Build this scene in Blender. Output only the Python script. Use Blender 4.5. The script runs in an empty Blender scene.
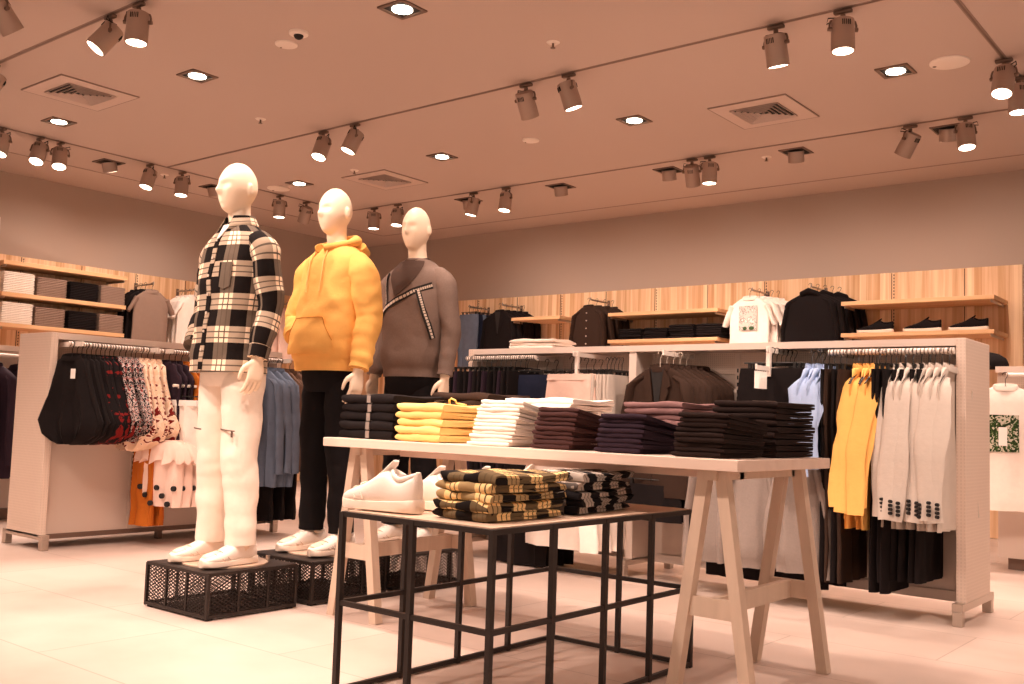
import bpy, bmesh, math, random
from mathutils import Vector, Matrix, noise
PI = math.pi
R = math.radians
scene = bpy.context.scene
COL = scene.collection
random.seed(7)

# ------------------------------------------------------------------ mesh builder
class MB:
    def __init__(s):
        s.v = []; s.f = []; s.uv = []
    def loft(s, rings, cap0=True, cap1=True, closed=True, uv=None):
        b = len(s.v); n = len(rings[0]); m = len(rings)
        for r in rings: s.v.extend([tuple(p) for p in r])
        cl = [0.0]
        for j in range(1, m):
            cl.append(cl[-1] + (Vector(rings[j][0]) - Vector(rings[j-1][0])).length)
        per = [0.0]; mid = rings[m // 2]
        for i in range(1, n + 1):
            per.append(per[-1] + (Vector(mid[i % n]) - Vector(mid[i-1])).length)
        k = n if closed else n - 1
        for j in range(m - 1):
            for i in range(k):
                i2 = (i + 1) % n
                s.f.append((b + j*n + i, b + j*n + i2, b + (j+1)*n + i2, b + (j+1)*n + i))
                s.uv.append(((per[i], cl[j]), (per[i+1], cl[j]), (per[i+1], cl[j+1]), (per[i], cl[j+1])))
        if cap0:
            s.f.append(tuple(b + i for i in reversed(range(n)))); s.uv.append(tuple((rings[0][i][0], rings[0][i][1]) for i in reversed(range(n))))
        if cap1:
            o = b + (m-1)*n
            s.f.append(tuple(o + i for i in range(n))); s.uv.append(tuple((rings[-1][i][0], rings[-1][i][1]) for i in range(n)))
        return s
    def box(s, c, d, rz=0.0, bev=0.0):
        x, y, z = d[0]/2, d[1]/2, d[2]/2
        cr, sr = math.cos(rz), math.sin(rz)
        b = len(s.v)
        if bev <= 0:
            for dz in (-z, z):
                for dx, dy in ((-x,-y),(x,-y),(x,y),(-x,y)):
                    s.v.append((c[0]+dx*cr-dy*sr, c[1]+dx*sr+dy*cr, c[2]+dz))
            for q in ((0,3,2,1),(4,5,6,7),(0,1,5,4),(1,2,6,5),(2,3,7,6),(3,0,4,7)):
                s.f.append(tuple(b+i for i in q)); s.uv.append(tuple((s.v[b+i][0]+s.v[b+i][1], s.v[b+i][2]) for i in q))
            return s
        e = min(bev, x*.9, y*.9, z*.9)
        def ring(ix, iy, zz):
            pts = []
            for sx, sy, a in ((1,1,0),(-1,1,90),(-1,-1,180),(1,-1,270)):
                for t in (0, 45, 90):
                    an = R(a+t)
                    px = sx*(x-e)+math.cos(an)*ix; py = sy*(y-e)+math.sin(an)*iy
                    pts.append((c[0]+px*cr-py*sr, c[1]+px*sr+py*cr, c[2]+zz))
            return pts
        rings = [ring(e*.3,e*.3,-z), ring(e,e,-z+e*.7), ring(e,e,z-e*.7), ring(e*.3,e*.3,z)]
        return s.loft(rings)
    def bar(s, p0, p1, w, h, up=(0,0,1)):
        p0 = Vector(p0); p1 = Vector(p1); d = (p1-p0).normalized(); up = Vector(up)
        sx = d.cross(up)
        if sx.length < 1e-4: sx = d.cross(Vector((1,0,0)))
        sx.normalize(); sy = sx.cross(d).normalized()
        rings = [[p + sx*a*w/2 + sy*b_*h/2 for a, b_ in ((-1,-1),(1,-1),(1,1),(-1,1))] for p in (p0, p1)]
        return s.loft(rings)
    def tube(s, path, rad, n=10, flat=1.0, axis=None):
        P = [Vector(p) for p in path]
        if not hasattr(rad, '__len__'): rad = [rad]*len(P)
        rings = []; last = None
        for i, p in enumerate(P):
            d = (P[min(i+1, len(P)-1)] - P[max(i-1, 0)])
            if axis is not None: d = Vector(axis)
            if d.length < 1e-9: d = Vector((0,0,1))
            d.normalize()
            if last is None:
                a = d.cross(Vector((0,0,1)))
                if a.length < 1e-2: a = d.cross(Vector((0,1,0)))
                a.normalize()
            else:
                a = (last - d*last.dot(d)).normalized()
            last = a; b_ = d.cross(a)
            rings.append([p + a*math.cos(t)*rad[i] + b_*math.sin(t)*rad[i]*flat for t in [2*PI*k/n for k in range(n)]])
        return s.loft(rings)
    def cyl(s, p0, p1, r, r1=None, n=20):
        return s.tube([p0, p1], [r, r if r1 is None else r1], n)
    def ball(s, c, r, n=14, m=8, sc=(1,1,1)):
        rings = []
        for j in range(m+1):
            a = PI*(j/m)*.98 + PI*.01
            rings.append([(c[0]+sc[0]*r*math.sin(a)*math.cos(2*PI*i/n), c[1]+sc[1]*r*math.sin(a)*math.sin(2*PI*i/n), c[2]-sc[2]*r*math.cos(a)) for i in range(n)])
        return s.loft(rings)
    def add(s, o, M=None):
        b = len(s.v)
        s.v.extend([tuple(M @ Vector(p)) if M else p for p in o.v])
        s.f.extend([tuple(i+b for i in q) for q in o.f]); s.uv.extend(o.uv)
        return s
    def mesh(s, name, mat, smooth=True):
        me = bpy.data.meshes.new(name)
        me.from_pydata([tuple(p) for p in s.v], [], s.f)
        ul = me.uv_layers.new(name='UVMap')
        flat = [c for q in s.uv for p in q for c in p]
        ul.data.foreach_set('uv', flat)
        me.polygons.foreach_set('use_smooth', [smooth]*len(me.polygons))
        bm = bmesh.new(); bm.from_mesh(me); bmesh.ops.recalc_face_normals(bm, faces=bm.faces)
        if smooth:
            for e in bm.edges:
                if len(e.link_faces) == 2 and e.calc_face_angle(0) > R(50): e.smooth = False
        bm.to_mesh(me); bm.free()
        me.materials.append(mat)
        return me

def put(name, geo, mat=None, parent=None, loc=(0,0,0), rz=0.0, smooth=True):
    me = geo.mesh(name, mat, smooth) if isinstance(geo, MB) else geo
    o = bpy.data.objects.new(name, me); COL.objects.link(o)
    o.location = loc; o.rotation_euler = (0, 0, rz)
    if parent is not None: o.parent = parent
    return o
def thing(name, label, cat, loc=(0,0,0), rz=0.0, group=None):
    o = bpy.data.objects.new(name, None); COL.objects.link(o)
    o.empty_display_size = .05
    o.location = loc; o.rotation_euler = (0, 0, rz)
    return tag(o, label, cat, group)
def tag(o, label, cat, group=None):
    o['label'] = label; o['category'] = cat
    if group: o['group'] = group
    return o
def struct(o):
    o['kind'] = 'structure'; return o
def dup(root, label, loc, rz=0.0, group=None, sc=None):
    r = root.copy(); COL.objects.link(r); r.location = loc; r.rotation_euler = (0, 0, rz); r['label'] = label
    if group: r['group'] = group
    if sc: r.scale = sc
    for ch in list(root.children):
        c = ch.copy(); COL.objects.link(c); c.parent = r
        for g in list(ch.children):
            d = g.copy(); COL.objects.link(d); d.parent = c
    return r
PROTO = {}
def place(key, maker, label, loc, rz=0.0, group=None, sc=None):
    """first use builds the thing, later ones copy it with its parts"""
    if key not in PROTO:
        PROTO[key] = maker(); r = PROTO[key]
        r.location = loc; r.rotation_euler = (0, 0, rz); r['label'] = label
        if group: r['group'] = group
        elif 'group' in r: del r['group']
        if sc: r.scale = sc
        return r
    return dup(PROTO[key], label, loc, rz, group, sc)
ORD = ['first','second','third','fourth','fifth','sixth','seventh','eighth','ninth','tenth','eleventh','twelfth','thirteenth','fourteenth','fifteenth','sixteenth']
def level(i, n):
    if i == n-1: return 'topmost of'
    if i == 0: return 'lowest of'
    k = n-1-i
    return ORD[k] + ' from top of' if k <= i else ORD[i] + ' from bottom of'
def inrow(i, n, a):
    return ORD[i] + ' ' + a

# ------------------------------------------------------------------ materials
def srgb(c):
    return tuple(((x/255)/12.92 if x/255 <= .04045 else ((x/255+.055)/1.055)**2.4) for x in c) + (1,)
def mat(name, c, rough=.8, metal=0.0, bump=0.0, bscale=60, var=0.0, vscale=6, emit=None, es=1.0, spec=.5, lin=False, sheen=0.0):
    m = bpy.data.materials.new(name); m.use_nodes = True
    nt = m.node_tree; b = nt.nodes['Principled BSDF']
    col = tuple(c)+(1,) if lin else srgb(c)
    b.inputs['Base Color'].default_value = col
    b.inputs['Roughness'].default_value = rough; b.inputs['Metallic'].default_value = metal
    b.inputs['Specular IOR Level'].default_value = spec
    if sheen: b.inputs['Sheen Weight'].default_value = sheen
    if emit is not None:
        b.inputs['Emission Color'].default_value = srgb(emit); b.inputs['Emission Strength'].default_value = es
    tc = nt.nodes.new('ShaderNodeTexCoord')
    if var:
        nz = nt.nodes.new('ShaderNodeTexNoise'); nz.inputs['Scale'].default_value = vscale; nz.inputs['Detail'].default_value = 4
        nt.links.new(tc.outputs['Object'], nz.inputs['Vector'])
        mx = nt.nodes.new('ShaderNodeMixRGB'); mx.inputs[1].default_value = tuple(x*(1-var) for x in col[:3])+(1,); mx.inputs[2].default_value = tuple(min(1, x*(1+var)) for x in col[:3])+(1,)
        nt.links.new(nz.outputs['Fac'], mx.inputs[0]); nt.links.new(mx.outputs[0], b.inputs['Base Color'])
    if bump:
        nz = nt.nodes.new('ShaderNodeTexNoise'); nz.inputs['Scale'].default_value = bscale; nz.inputs['Detail'].default_value = 3
        nt.links.new(tc.outputs['Object'], nz.inputs['Vector'])
        bp = nt.nodes.new('ShaderNodeBump'); bp.inputs['Strength'].default_value = bump; bp.inputs['Distance'].default_value = .01
        nt.links.new(nz.outputs['Fac'], bp.inputs['Height']); nt.links.new(bp.outputs[0], b.inputs['Normal'])
    return m
def fabric(name, c, **k):
    a = dict(rough=.9, bump=.15, bscale=45, var=.06, vscale=25, spec=.15); a.update(k)
    return mat(name, c, **a)
def N(nt, t, **k):
    n = nt.nodes.new(t)
    for a, v in k.items(): setattr(n, a, v)
    return n
def mth(nt, op, a, b=None, c=None):
    n = nt.nodes.new('ShaderNodeMath'); n.operation = op
    for i, x in enumerate((a, b, c)):
        if x is None: continue
        if isinstance(x, (int, float)): n.inputs[i].default_value = x
        else: nt.links.new(x, n.inputs[i])
    return n.outputs[0]
def plaid(name, dark, light, per=.15, coord='UV', off=(0,0), pile=False):
    m = bpy.data.materials.new(name); m.use_nodes = True; nt = m.node_tree; b = nt.nodes['Principled BSDF']
    b.inputs['Roughness'].default_value = .9; b.inputs['Specular IOR Level'].default_value = .15
    tc = N(nt, 'ShaderNodeTexCoord'); sp = N(nt, 'ShaderNodeSeparateXYZ'); nt.links.new(tc.outputs[coord], sp.inputs[0])
    if pile:
        oi = N(nt, 'ShaderNodeObjectInfo')
        yy = mth(nt, 'ADD', sp.outputs[1], mth(nt, 'MULTIPLY', oi.outputs['Random'], per))
    else: yy = sp.outputs[1]
    def band(o, of):
        u = mth(nt, 'FRACT', mth(nt, 'ADD', mth(nt, 'DIVIDE', o, per), of + 20.0))
        big = mth(nt, 'LESS_THAN', u, .51)
        ls = None
        for c0 in (.68, .86):
            l = mth(nt, 'LESS_THAN', mth(nt, 'ABSOLUTE', mth(nt, 'SUBTRACT', u, c0)), .02)
            ls = l if ls is None else mth(nt, 'MAXIMUM', ls, l)
        thin = mth(nt, 'LESS_THAN', mth(nt, 'ABSOLUTE', mth(nt, 'SUBTRACT', u, .25)), .012)
        return big, ls, thin
    bx, lx, tx = band(sp.outputs[0], off[0]); by, ly, ty = band(yy, off[1])
    base = mth(nt, 'ADD', mth(nt, 'MULTIPLY', bx, .36), mth(nt, 'MULTIPLY', by, .64))
    ln = mth(nt, 'MULTIPLY', mth(nt, 'MAXIMUM', lx, ly), .72)
    d = mth(nt, 'MAXIMUM', base, ln)
    cr = N(nt, 'ShaderNodeValToRGB'); cr.color_ramp.elements[0].color = srgb(light); cr.color_ramp.elements[1].color = srgb(dark)
    e = cr.color_ramp.elements.new(.5); e.color = srgb(tuple(dark[i]*.55+light[i]*.45 for i in range(3)))
    cr.color_ramp.elements[0].position = 0.0; cr.color_ramp.elements[2].position = .98
    nt.links.new(d, cr.inputs[0]); nt.links.new(cr.outputs[0], b.inputs['Base Color'])
    nz = N(nt, 'ShaderNodeTexNoise'); nz.inputs['Scale'].default_value = 30; nt.links.new(tc.outputs['Object'], nz.inputs['Vector'])
    bp = N(nt, 'ShaderNodeBump'); bp.inputs['Strength'].default_value = .3; bp.inputs['Distance'].default_value = .01
    nt.links.new(nz.outputs['Fac'], bp.inputs['Height']); nt.links.new(bp.outputs[0], b.inputs['Normal'])
    return m
def wood(name, c1, c2, sx=9, sy=9, sz=.7, plank=0.0, axis=0):
    m = bpy.data.materials.new(name); m.use_nodes = True; nt = m.node_tree; b = nt.nodes['Principled BSDF']
    b.inputs['Roughness'].default_value = .55; b.inputs['Specular IOR Level'].default_value = .3
    tc = N(nt, 'ShaderNodeTexCoord'); mp = N(nt, 'ShaderNodeMapping'); mp.inputs['Scale'].default_value = (sx, sy, sz)
    nt.links.new(tc.outputs['Object'], mp.inputs[0])
    nz = N(nt, 'ShaderNodeTexNoise'); nz.inputs['Scale'].default_value = 1.0; nz.inputs['Detail'].default_value = 8; nz.inputs['Distortion'].default_value = .6
    nt.links.new(mp.outputs[0], nz.inputs['Vector'])
    fac = nz.outputs['Fac']
    if plank:
        sp = N(nt, 'ShaderNodeSeparateXYZ'); nt.links.new(tc.outputs['Object'], sp.inputs[0])
        fl = mth(nt, 'FLOOR', mth(nt, 'DIVIDE', sp.outputs[axis], plank))
        wn = N(nt, 'ShaderNodeTexWhiteNoise', noise_dimensions='1D'); nt.links.new(fl, wn.inputs['W'])
        fac = mth(nt, 'ADD', mth(nt, 'MULTIPLY', fac, .75), mth(nt, 'MULTIPLY', wn.outputs['Value'], .3))
    cr = N(nt, 'ShaderNodeValToRGB'); cr.color_ramp.elements[0].position = .32; cr.color_ramp.elements[1].position = .75
    cr.color_ramp.elements[0].color = srgb(c1); cr.color_ramp.elements[1].color = srgb(c2)
    nt.links.new(fac, cr.inputs[0]); nt.links.new(cr.outputs[0], b.inputs['Base Color'])
    return m
def prints(name, base, cols, scale=40, thr=.5, coord='Object'):
    m = bpy.data.materials.new(name); m.use_nodes = True; nt = m.node_tree; b = nt.nodes['Principled BSDF']
    b.inputs['Roughness'].default_value = .85; b.inputs['Specular IOR Level'].default_value = .15
    tc = N(nt, 'ShaderNodeTexCoord'); nz = N(nt, 'ShaderNodeTexNoise'); nz.inputs['Scale'].default_value = scale; nz.inputs['Detail'].default_value = 2; nz.inputs['Distortion'].default_value = 1.5
    nt.links.new(tc.outputs[coord], nz.inputs['Vector'])
    cr = N(nt, 'ShaderNodeValToRGB'); cr.color_ramp.interpolation = 'CONSTANT'
    cr.color_ramp.elements[0].color = srgb(base); cr.color_ramp.elements[1].position = thr; cr.color_ramp.elements[1].color = srgb(cols[0])
    for i, c in enumerate(cols[1:]):
        e = cr.color_ramp.elements.new(min(.95, thr+.09*(i+1))); e.color = srgb(c)
    nt.links.new(nz.outputs['Fac'], cr.inputs[0]); nt.links.new(cr.outputs[0], b.inputs['Base Color'])
    return m

M = {}
M['ceil'] = mat('ceiling_paint', (196,175,163), .95, bump=.05, bscale=3)
M['wall'] = mat('wall_paint', (176,156,142), .95)
M['track'] = mat('track_in_ceiling', (150,128,116), .7)
M['wood'] = wood('wood_panelling', (206,156,110), (252,220,182), 26, 26, .8, plank=.064, axis=0)
M['woodl'] = wood('wood_panelling_side', (206,156,110), (252,220,182), 26, 26, .8, plank=.064, axis=1)
M['shelf'] = wood('shelf_wood', (222,172,124), (238,194,150), 1.2, 14, 14)
M['shelfl'] = wood('shelf_wood_side', (222,172,124), (238,194,150), 14, 1.2, 14)
M['joint'] = mat('joint_line', (70,42,26), .9)
M['gond'] = mat('gondola_laminate', (220,200,186), .6, var=.04, vscale=3)
M['gondpanel'] = mat('gondola_back_laminate', (210,190,176), .7)
M['white'] = mat('painted_white', (238,224,212), .5)
M['trestle'] = wood('trestle_paint', (202,178,158), (214,190,170), 20, 20, 2)
M['top'] = wood('table_top_laminate', (224,198,182), (234,210,194), 2, 20, 20)
M['steel'] = mat('brushed_steel', (190,176,164), .35, .9)
M['dark'] = mat('slot_black', (26,20,18), .8)
M['black_metal'] = mat('black_powder_coated_metal', (42,32,28), .5, .3)
M['bt_top'] = mat('low_table_top', (214,184,160), .5, var=.08, vscale=5)
M['lampgrey'] = mat('lamp_grey_metal', (172,148,134), .45, .35)
M['lampdark'] = mat('lamp_bracket_metal', (120,98,86), .45, .5)
M['lens'] = mat('lit_lens', (255,240,220), .4, emit=(255,236,212), es=8)
M['lensdim'] = mat('lit_can_lens', (255,240,220), .4, emit=(255,226,196), es=2.0)
M['trimw'] = mat('ceiling_trim', (204,182,170), .7)
M['skin'] = mat('mannequin_cream_gloss', (250,226,200), .42, spec=.4)
M['plastic'] = mat('black_hanger_plastic', (24,20,18), .4)
M['clear'] = mat('pale_hanger_plastic', (214,196,180), .35)
M['paper'] = mat('white_paper', (246,238,230), .7)
M['pl1'] = plaid('plaid_cream_black', (24,17,15), (255,226,196), .152, 'UV', (.0,.1))
M['pl2'] = plaid('plaid_folded', (26,20,18), (246,208,146), .125, 'Object', (.1,.2), True)
M['pl3'] = plaid('plaid_folded_cool', (22,18,20), (250,232,214), .13, 'Object', (.5,.6), True)
M['yellow'] = fabric('yellow_fleece', (238,180,100))
M['yellow2'] = fabric('pale_yellow_fleece', (246,206,130))
M['sweat'] = fabric('grey_melange_knit', (128,108,98), var=.15, vscale=120)
M['yoke'] = fabric('dark_grey_knit', (84,66,58))
M['wtrouser'] = fabric('white_denim', (250,232,216))
M['btrouser'] = fabric('black_denim', (22,18,19))
M['wfold'] = fabric('white_fold', (250,238,226))
M['brown'] = fabric('brown_denim', (72,46,44))
M['navy'] = fabric('dark_navy_denim', (48,34,44))
M['blackc'] = fabric('black_cotton', (26,20,20))
M['blk2'] = fabric('black_brown_denim', (38,26,23))
M['blazer'] = fabric('dark_brown_wool', (56,40,32))
M['beige'] = fabric('beige_linen', (204,190,178))
M['lblue'] = fabric('light_blue_denim', (158,176,208))
M['denim'] = fabric('mid_blue_denim', (100,110,128), var=.2, vscale=14)
M['dnavy'] = fabric('blue_jeans', (30,34,52), var=.2, vscale=20)
M['greyt'] = fabric('grey_tee_cotton', (146,122,108))
M['whitet'] = fabric('white_tee_cotton', (250,234,222))
M['pink'] = fabric('pale_pink_cotton', (240,206,190))
M['rust'] = fabric('rust_orange_cotton', (190,104,36))
M['browng'] = fabric('brown_grey_wool', (104,78,64))
M['greys'] = fabric('grey_sweat', (146,132,124), var=.1, vscale=90)
M['floral'] = prints('black_white_floral', (24,20,22), [(206,190,184),(150,40,34)], 45, .5)
M['beiflor'] = prints('beige_floral', (240,206,176), [(248,220,196),(120,30,26)], 16, .49)
M['blkflor'] = prints('black_red_floral', (22,17,18), [(24,19,20),(120,28,26)], 12, .48)
M['shoe'] = mat('white_shoe_leather', (252,238,226), .5, bump=.15, bscale=30)
M['sole'] = mat('white_rubber_sole', (246,226,208), .6)
M['bshoe'] = fabric('black_canvas', (26,20,20))
M['glassd'] = mat('frosted_disc', (206,178,156), .25, .1)
M['mauve'] = fabric('mauve_cotton', (132,98,96))

def perf(name, c, dark, sc):
    m = mat(name, c, .6); nt = m.node_tree; b = nt.nodes['Principled BSDF']
    tc = N(nt, 'ShaderNodeTexCoord'); sp = N(nt, 'ShaderNodeSeparateXYZ'); nt.links.new(tc.outputs['Object'], sp.inputs[0])
    s = mth(nt, 'ADD', sp.outputs[0], sp.outputs[1])
    a = mth(nt, 'LESS_THAN', mth(nt, 'FRACT', mth(nt, 'MULTIPLY', s, sc)), .45)
    c_ = mth(nt, 'LESS_THAN', mth(nt, 'FRACT', mth(nt, 'MULTIPLY', sp.outputs[2], sc)), .6)
    d = mth(nt, 'MULTIPLY', a, c_)
    mx = N(nt, 'ShaderNodeMixRGB'); mx.inputs[1].default_value = srgb(c); mx.inputs[2].default_value = srgb(dark)
    nt.links.new(d, mx.inputs[0]); nt.links.new(mx.outputs[0], b.inputs['Base Color'])
    return m
M['perf'] = perf('perforated_steel', (224,202,186), (200,176,160), 80)
M['endp'] = perf('woven_end_panel', (222,200,184), (212,190,174), 60)
def floor_mat():
    m = mat('polished_concrete_tiles', (226,196,176), .42, spec=.35); nt = m.node_tree; b = nt.nodes['Principled BSDF']
    tc = N(nt, 'ShaderNodeTexCoord')
    bk = N(nt, 'ShaderNodeTexBrick'); bk.inputs['Scale'].default_value = 1.0; bk.inputs['Brick Width'].default_value = 1.2; bk.inputs['Row Height'].default_value = .6
    bk.inputs['Mortar Size'].default_value = .003; bk.inputs['Color1'].default_value = srgb((218,196,184)); bk.inputs['Color2'].default_value = srgb((211,188,175)); bk.inputs['Mortar'].default_value = srgb((184,162,148))
    nt.links.new(tc.outputs['Object'], bk.inputs['Vector'])
    nz = N(nt, 'ShaderNodeTexNoise'); nz.inputs['Scale'].default_value = 1.6; nz.inputs['Detail'].default_value = 8; nt.links.new(tc.outputs['Object'], nz.inputs['Vector'])
    mx = N(nt, 'ShaderNodeMixRGB', blend_type='MULTIPLY'); mx.inputs[0].default_value = 1
    cr = N(nt, 'ShaderNodeValToRGB'); cr.color_ramp.elements[0].color = (.8,.78,.76,1); cr.color_ramp.elements[1].color = (1,1,1,1); cr.color_ramp.elements[0].position = .3; cr.color_ramp.elements[1].position = .65
    nt.links.new(nz.outputs['Fac'], cr.inputs[0]); nt.links.new(bk.outputs['Color'], mx.inputs[1]); nt.links.new(cr.outputs[0], mx.inputs[2]); nt.links.new(mx.outputs[0], b.inputs['Base Color'])
    return m
M['floor'] = floor_mat()

# ------------------------------------------------------------------ camera
cd = bpy.data.cameras.new('camera'); cam = bpy.data.objects.new('camera', cd); COL.objects.link(cam)
YAW, PIT, ROL = 0.680692702, 0.07707463, 0.03359428
fw = Vector((-math.sin(YAW)*math.cos(PIT), math.cos(YAW)*math.cos(PIT), math.sin(PIT)))
rt = Vector((math.cos(YAW), math.sin(YAW), 0)); up = rt.cross(fw)
r_ = rt*math.cos(ROL) + up*math.sin(ROL); u_ = -rt*math.sin(ROL) + up*math.cos(ROL)
cam.matrix_world = Matrix(((r_.x,u_.x,-fw.x,0),(r_.y,u_.y,-fw.y,0),(r_.z,u_.z,-fw.z,.89),(0,0,0,1)))
cd.sensor_width = 36; cd.lens = 36*999.97/1024; cd.clip_start = .02
scene.camera = cam
RT = Vector((.777,.629,0)); TC = Vector((.629,-.777,0))    # across the view, and from the shop towards the viewer

# ------------------------------------------------------------------ the room
CZ = 3.2; WB = 9.45; WL = -10.3
X1, Y0 = 4.5, -3.5
struct(put('floor', MB().box(((WL+X1)/2, (Y0+WB)/2, -.05), (X1-WL, WB-Y0, .1)), M['floor'], smooth=False))
c = MB()   # main ceiling slab with a raised margin along the two walls
c.box(((-9.4+X1)/2, (Y0+8.88)/2, CZ+.05), (X1+9.4, 8.88-Y0, .1))
c.box(((WL-.2+X1)/2, (Y0+WB+.2)/2, CZ+.065), (X1-WL+.2, WB+.2-Y0, .1))
struct(put('ceiling', c, M['ceil'], smooth=False))
struct(put('wall_back', MB().box(((WL+X1)/2, WB+.06, 1.7), (X1-WL, .12, 3.4)), M['wall'], smooth=False))
struct(put('wall_left', MB().box((WL-.06, (Y0+WB)/2, 1.7), (.12, WB-Y0, 3.4)), M['wall'], smooth=False))
def woodwall(nm, a, b_, axis, joints):
    t = MB()
    if axis == 'x': t.box(((a+b_)/2, WB-.012, 1.19), (b_-a, .024, 2.37))
    else: t.box((WL+.012, (a+b_)/2, 1.19), (.024, b_-a, 2.37))
    o = struct(put(nm, t, M['wood' if axis == 'x' else 'woodl'], smooth=False))
    j = MB()
    for q in joints:
        if axis == 'x': j.box((q, WB-.0255, 1.19), (.006, .003, 2.36))
        else: j.box((WL+.0255, q, 1.19), (.003, .006, 2.36))
    put('panel_joint', j, M['joint'], o, smooth=False)
    k = MB()
    for q in joints[::2]:
        z = .4
        while z < 2.35:
            if axis == 'x': k.box((q+.02, WB-.0255, z), (.008, .004, .016))
            else: k.box((WL+.0255, q+.02, z), (.004, .008, .016))
            z += .03
    put('slotted_strip', k, M['dark'], o, smooth=False)
woodwall('trim_1', WL+.03, -1.98, 'x', [-9.45,-8.84,-8.21,-7.57,-6.92,-6.28,-5.64,-5.0,-4.36,-3.73,-3.09,-2.45])
woodwall('trim_2', 4.2, WB-.03, 'y', [4.7,5.34,5.97,6.6,7.24,7.88,8.5])
struct(put('trim_4', MB().box(((-9.4+X1)/2, 8.88, CZ+.004), (X1+9.4, .022, .012)), M['track'], smooth=False))
struct(put('trim_5', MB().box((-9.4, (Y0+8.88)/2, CZ+.004), (.022, 8.88-Y0, .012)), M['track'], smooth=False))
# pale frame that ends the panelling at the picture's left edge
struct(put('trim_3', MB().box((-9.95, 4.12, 1.31), (.7, .1, 2.62)), M['gond'], smooth=False))

# ------------------------------------------------------------------ ceiling fittings
def light(kind, loc, energy, color, aim=None, size=None, blend=.6, rad=.05, name='lamp'):
    l = bpy.data.lights.new(name, kind); l.energy = energy; l.color = color
    if kind == 'SPOT':
        l.spot_size = R(size or 70); l.spot_blend = blend; l.shadow_soft_size = rad
    o = bpy.data.objects.new(name, l); COL.objects.link(o); o.location = loc
    if aim is not None: o.rotation_euler = Vector(aim).to_track_quat('-Z', 'Y').to_euler()
    return o
WARM = (1, .768, .648)
def track(nm, p0, p1, lab):
    o = MB()
    p0 = Vector(p0); p1 = Vector(p1)
    o.bar(p0+Vector((0,0,-.0005)), p1+Vector((0,0,-.0005)), .03, .005)
    t = tag(put(nm, o, M['track'], smooth=False), lab, 'lighting track')
    put('slot', MB().bar(p0+Vector((0,0,-.003)), p1+Vector((0,0,-.003)), .013, .003), M['lampdark'], t, smooth=False)
track('lighting_track', (-8.6,5.246,CZ), (-1.46,5.246,CZ), 'long ceiling track running over the mannequins to the right')
track('lighting_track', (-8.6,2.94,CZ), (-1.46,2.94,CZ), 'nearest ceiling track crossing the upper left corner')
track('lighting_track', (-8.6,7.57,CZ), (-1.46,7.57,CZ), 'farthest ceiling track along the back wall')
track('lighting_track', (-8.6,2.0,CZ), (-8.6,7.55,CZ), 'ceiling track along the left wall above the shelves')
track('lighting_track', (-1.46,3.2,CZ), (-1.46,7.55,CZ), 'ceiling track in the upper right corner running away')

def make_spot(tilt):
    def f():
        r = thing('track_spotlight', 'x', 'spotlight')
        put('adapter', MB().box((0,0,-.014), (.10,.030,.020), bev=.005).cyl((0,0,-.03),(0,0,-.055),.014), M['lampdark'], r)
        d = Vector(tilt).normalized(); s = d.cross(Vector((0,0,1)))
        if s.length < .05: s = Vector((.777,.629,0))
        s.normalize(); n = s.cross(d).normalized()
        piv = Vector((0,0,-.115))
        y = MB()
        y.tube([(0,0,-.052), s*.03+Vector((0,0,-.055)), s*.068+Vector((0,0,-.07)), s*.074+Vector((0,0,-.09)), piv+s*.074], .006, 6)
        y.tube([(0,0,-.052), -s*.03+Vector((0,0,-.055)), -s*.068+Vector((0,0,-.07)), -s*.074+Vector((0,0,-.09)), piv-s*.074], .006, 6)
        y.cyl(piv+s*.06, piv+s*.082, .012, n=10).cyl(piv-s*.06, piv-s*.082, .012, n=10)
        put('yoke', y, M['lampdark'], r)
        b = MB(); a = piv - d*.055; e = piv + d*.125
        b.tube([a, a+d*.004, e-d*.004, e, e, e-d*.008], [.055,.062,.064,.064,.055,.055], 26, axis=d)
        put('lamp_body', b, M['lampgrey'], r)
        v = MB()
        for k in range(-2, 3):
            for side in (1, -1):
                q = n*side*.0605 + s*k*.010
                v.bar(piv+q*1.0-d*.035, piv+q-d*.005, .004, .006, n)
        put('cooling_slots', v, M['dark'], r, smooth=False)
        w = MB(); q = [ -s*.03+Vector((0,0,-.05)), -s*.075+Vector((0,0,-.045))+n*.02, -s*.08+Vector((0,0,-.075))+n*.03, piv-s*.04-d*.06 ]
        w.tube(q, .0035, 6); put('cable', w, M['dark'], r)
        put('lens', MB().cyl(e-d*.009, e-d*.002, .0545, n=26), M['lens'], r)
        return r
    return f
SP = []
def spot(x, y, right, cam_, lab, energy=60, size=60):
    d = Vector((0,0,-1)) + RT*right + TC*cam_
    key = 'spot%.2f_%.2f' % (right, cam_)
    place(key, make_spot(d), lab, (x, y, CZ-.006))
    p = Vector((x,y,CZ-.12)) + d.normalized()*.15
    light('SPOT', p, energy*E_SPOT, WARM, d, size)
E_SPOT = 1.1
E_DOWN = 1.35
# track over the mannequins
spot(-6.31,5.246,-.2,.35,'grey track spotlight above the first mannequin, left of a pair')
spot(-5.93,5.246,-.4,.15,'grey track spotlight tilted left, right of the pair above the mannequins')
spot(-4.20,5.246,.35,-.55,'unlit looking grey track spotlight turned away, left of the centre pair')
spot(-3.84,5.246,.35,-.1,'grey track spotlight tilted right, right of the centre pair')
spot(-2.38,5.246,.2,-.2,'grey track spotlight near the top edge, left of the upper right pair')
spot(-1.99,5.246,0,0.05,'grey track spotlight pointing straight down, right of the upper right pair')
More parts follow.
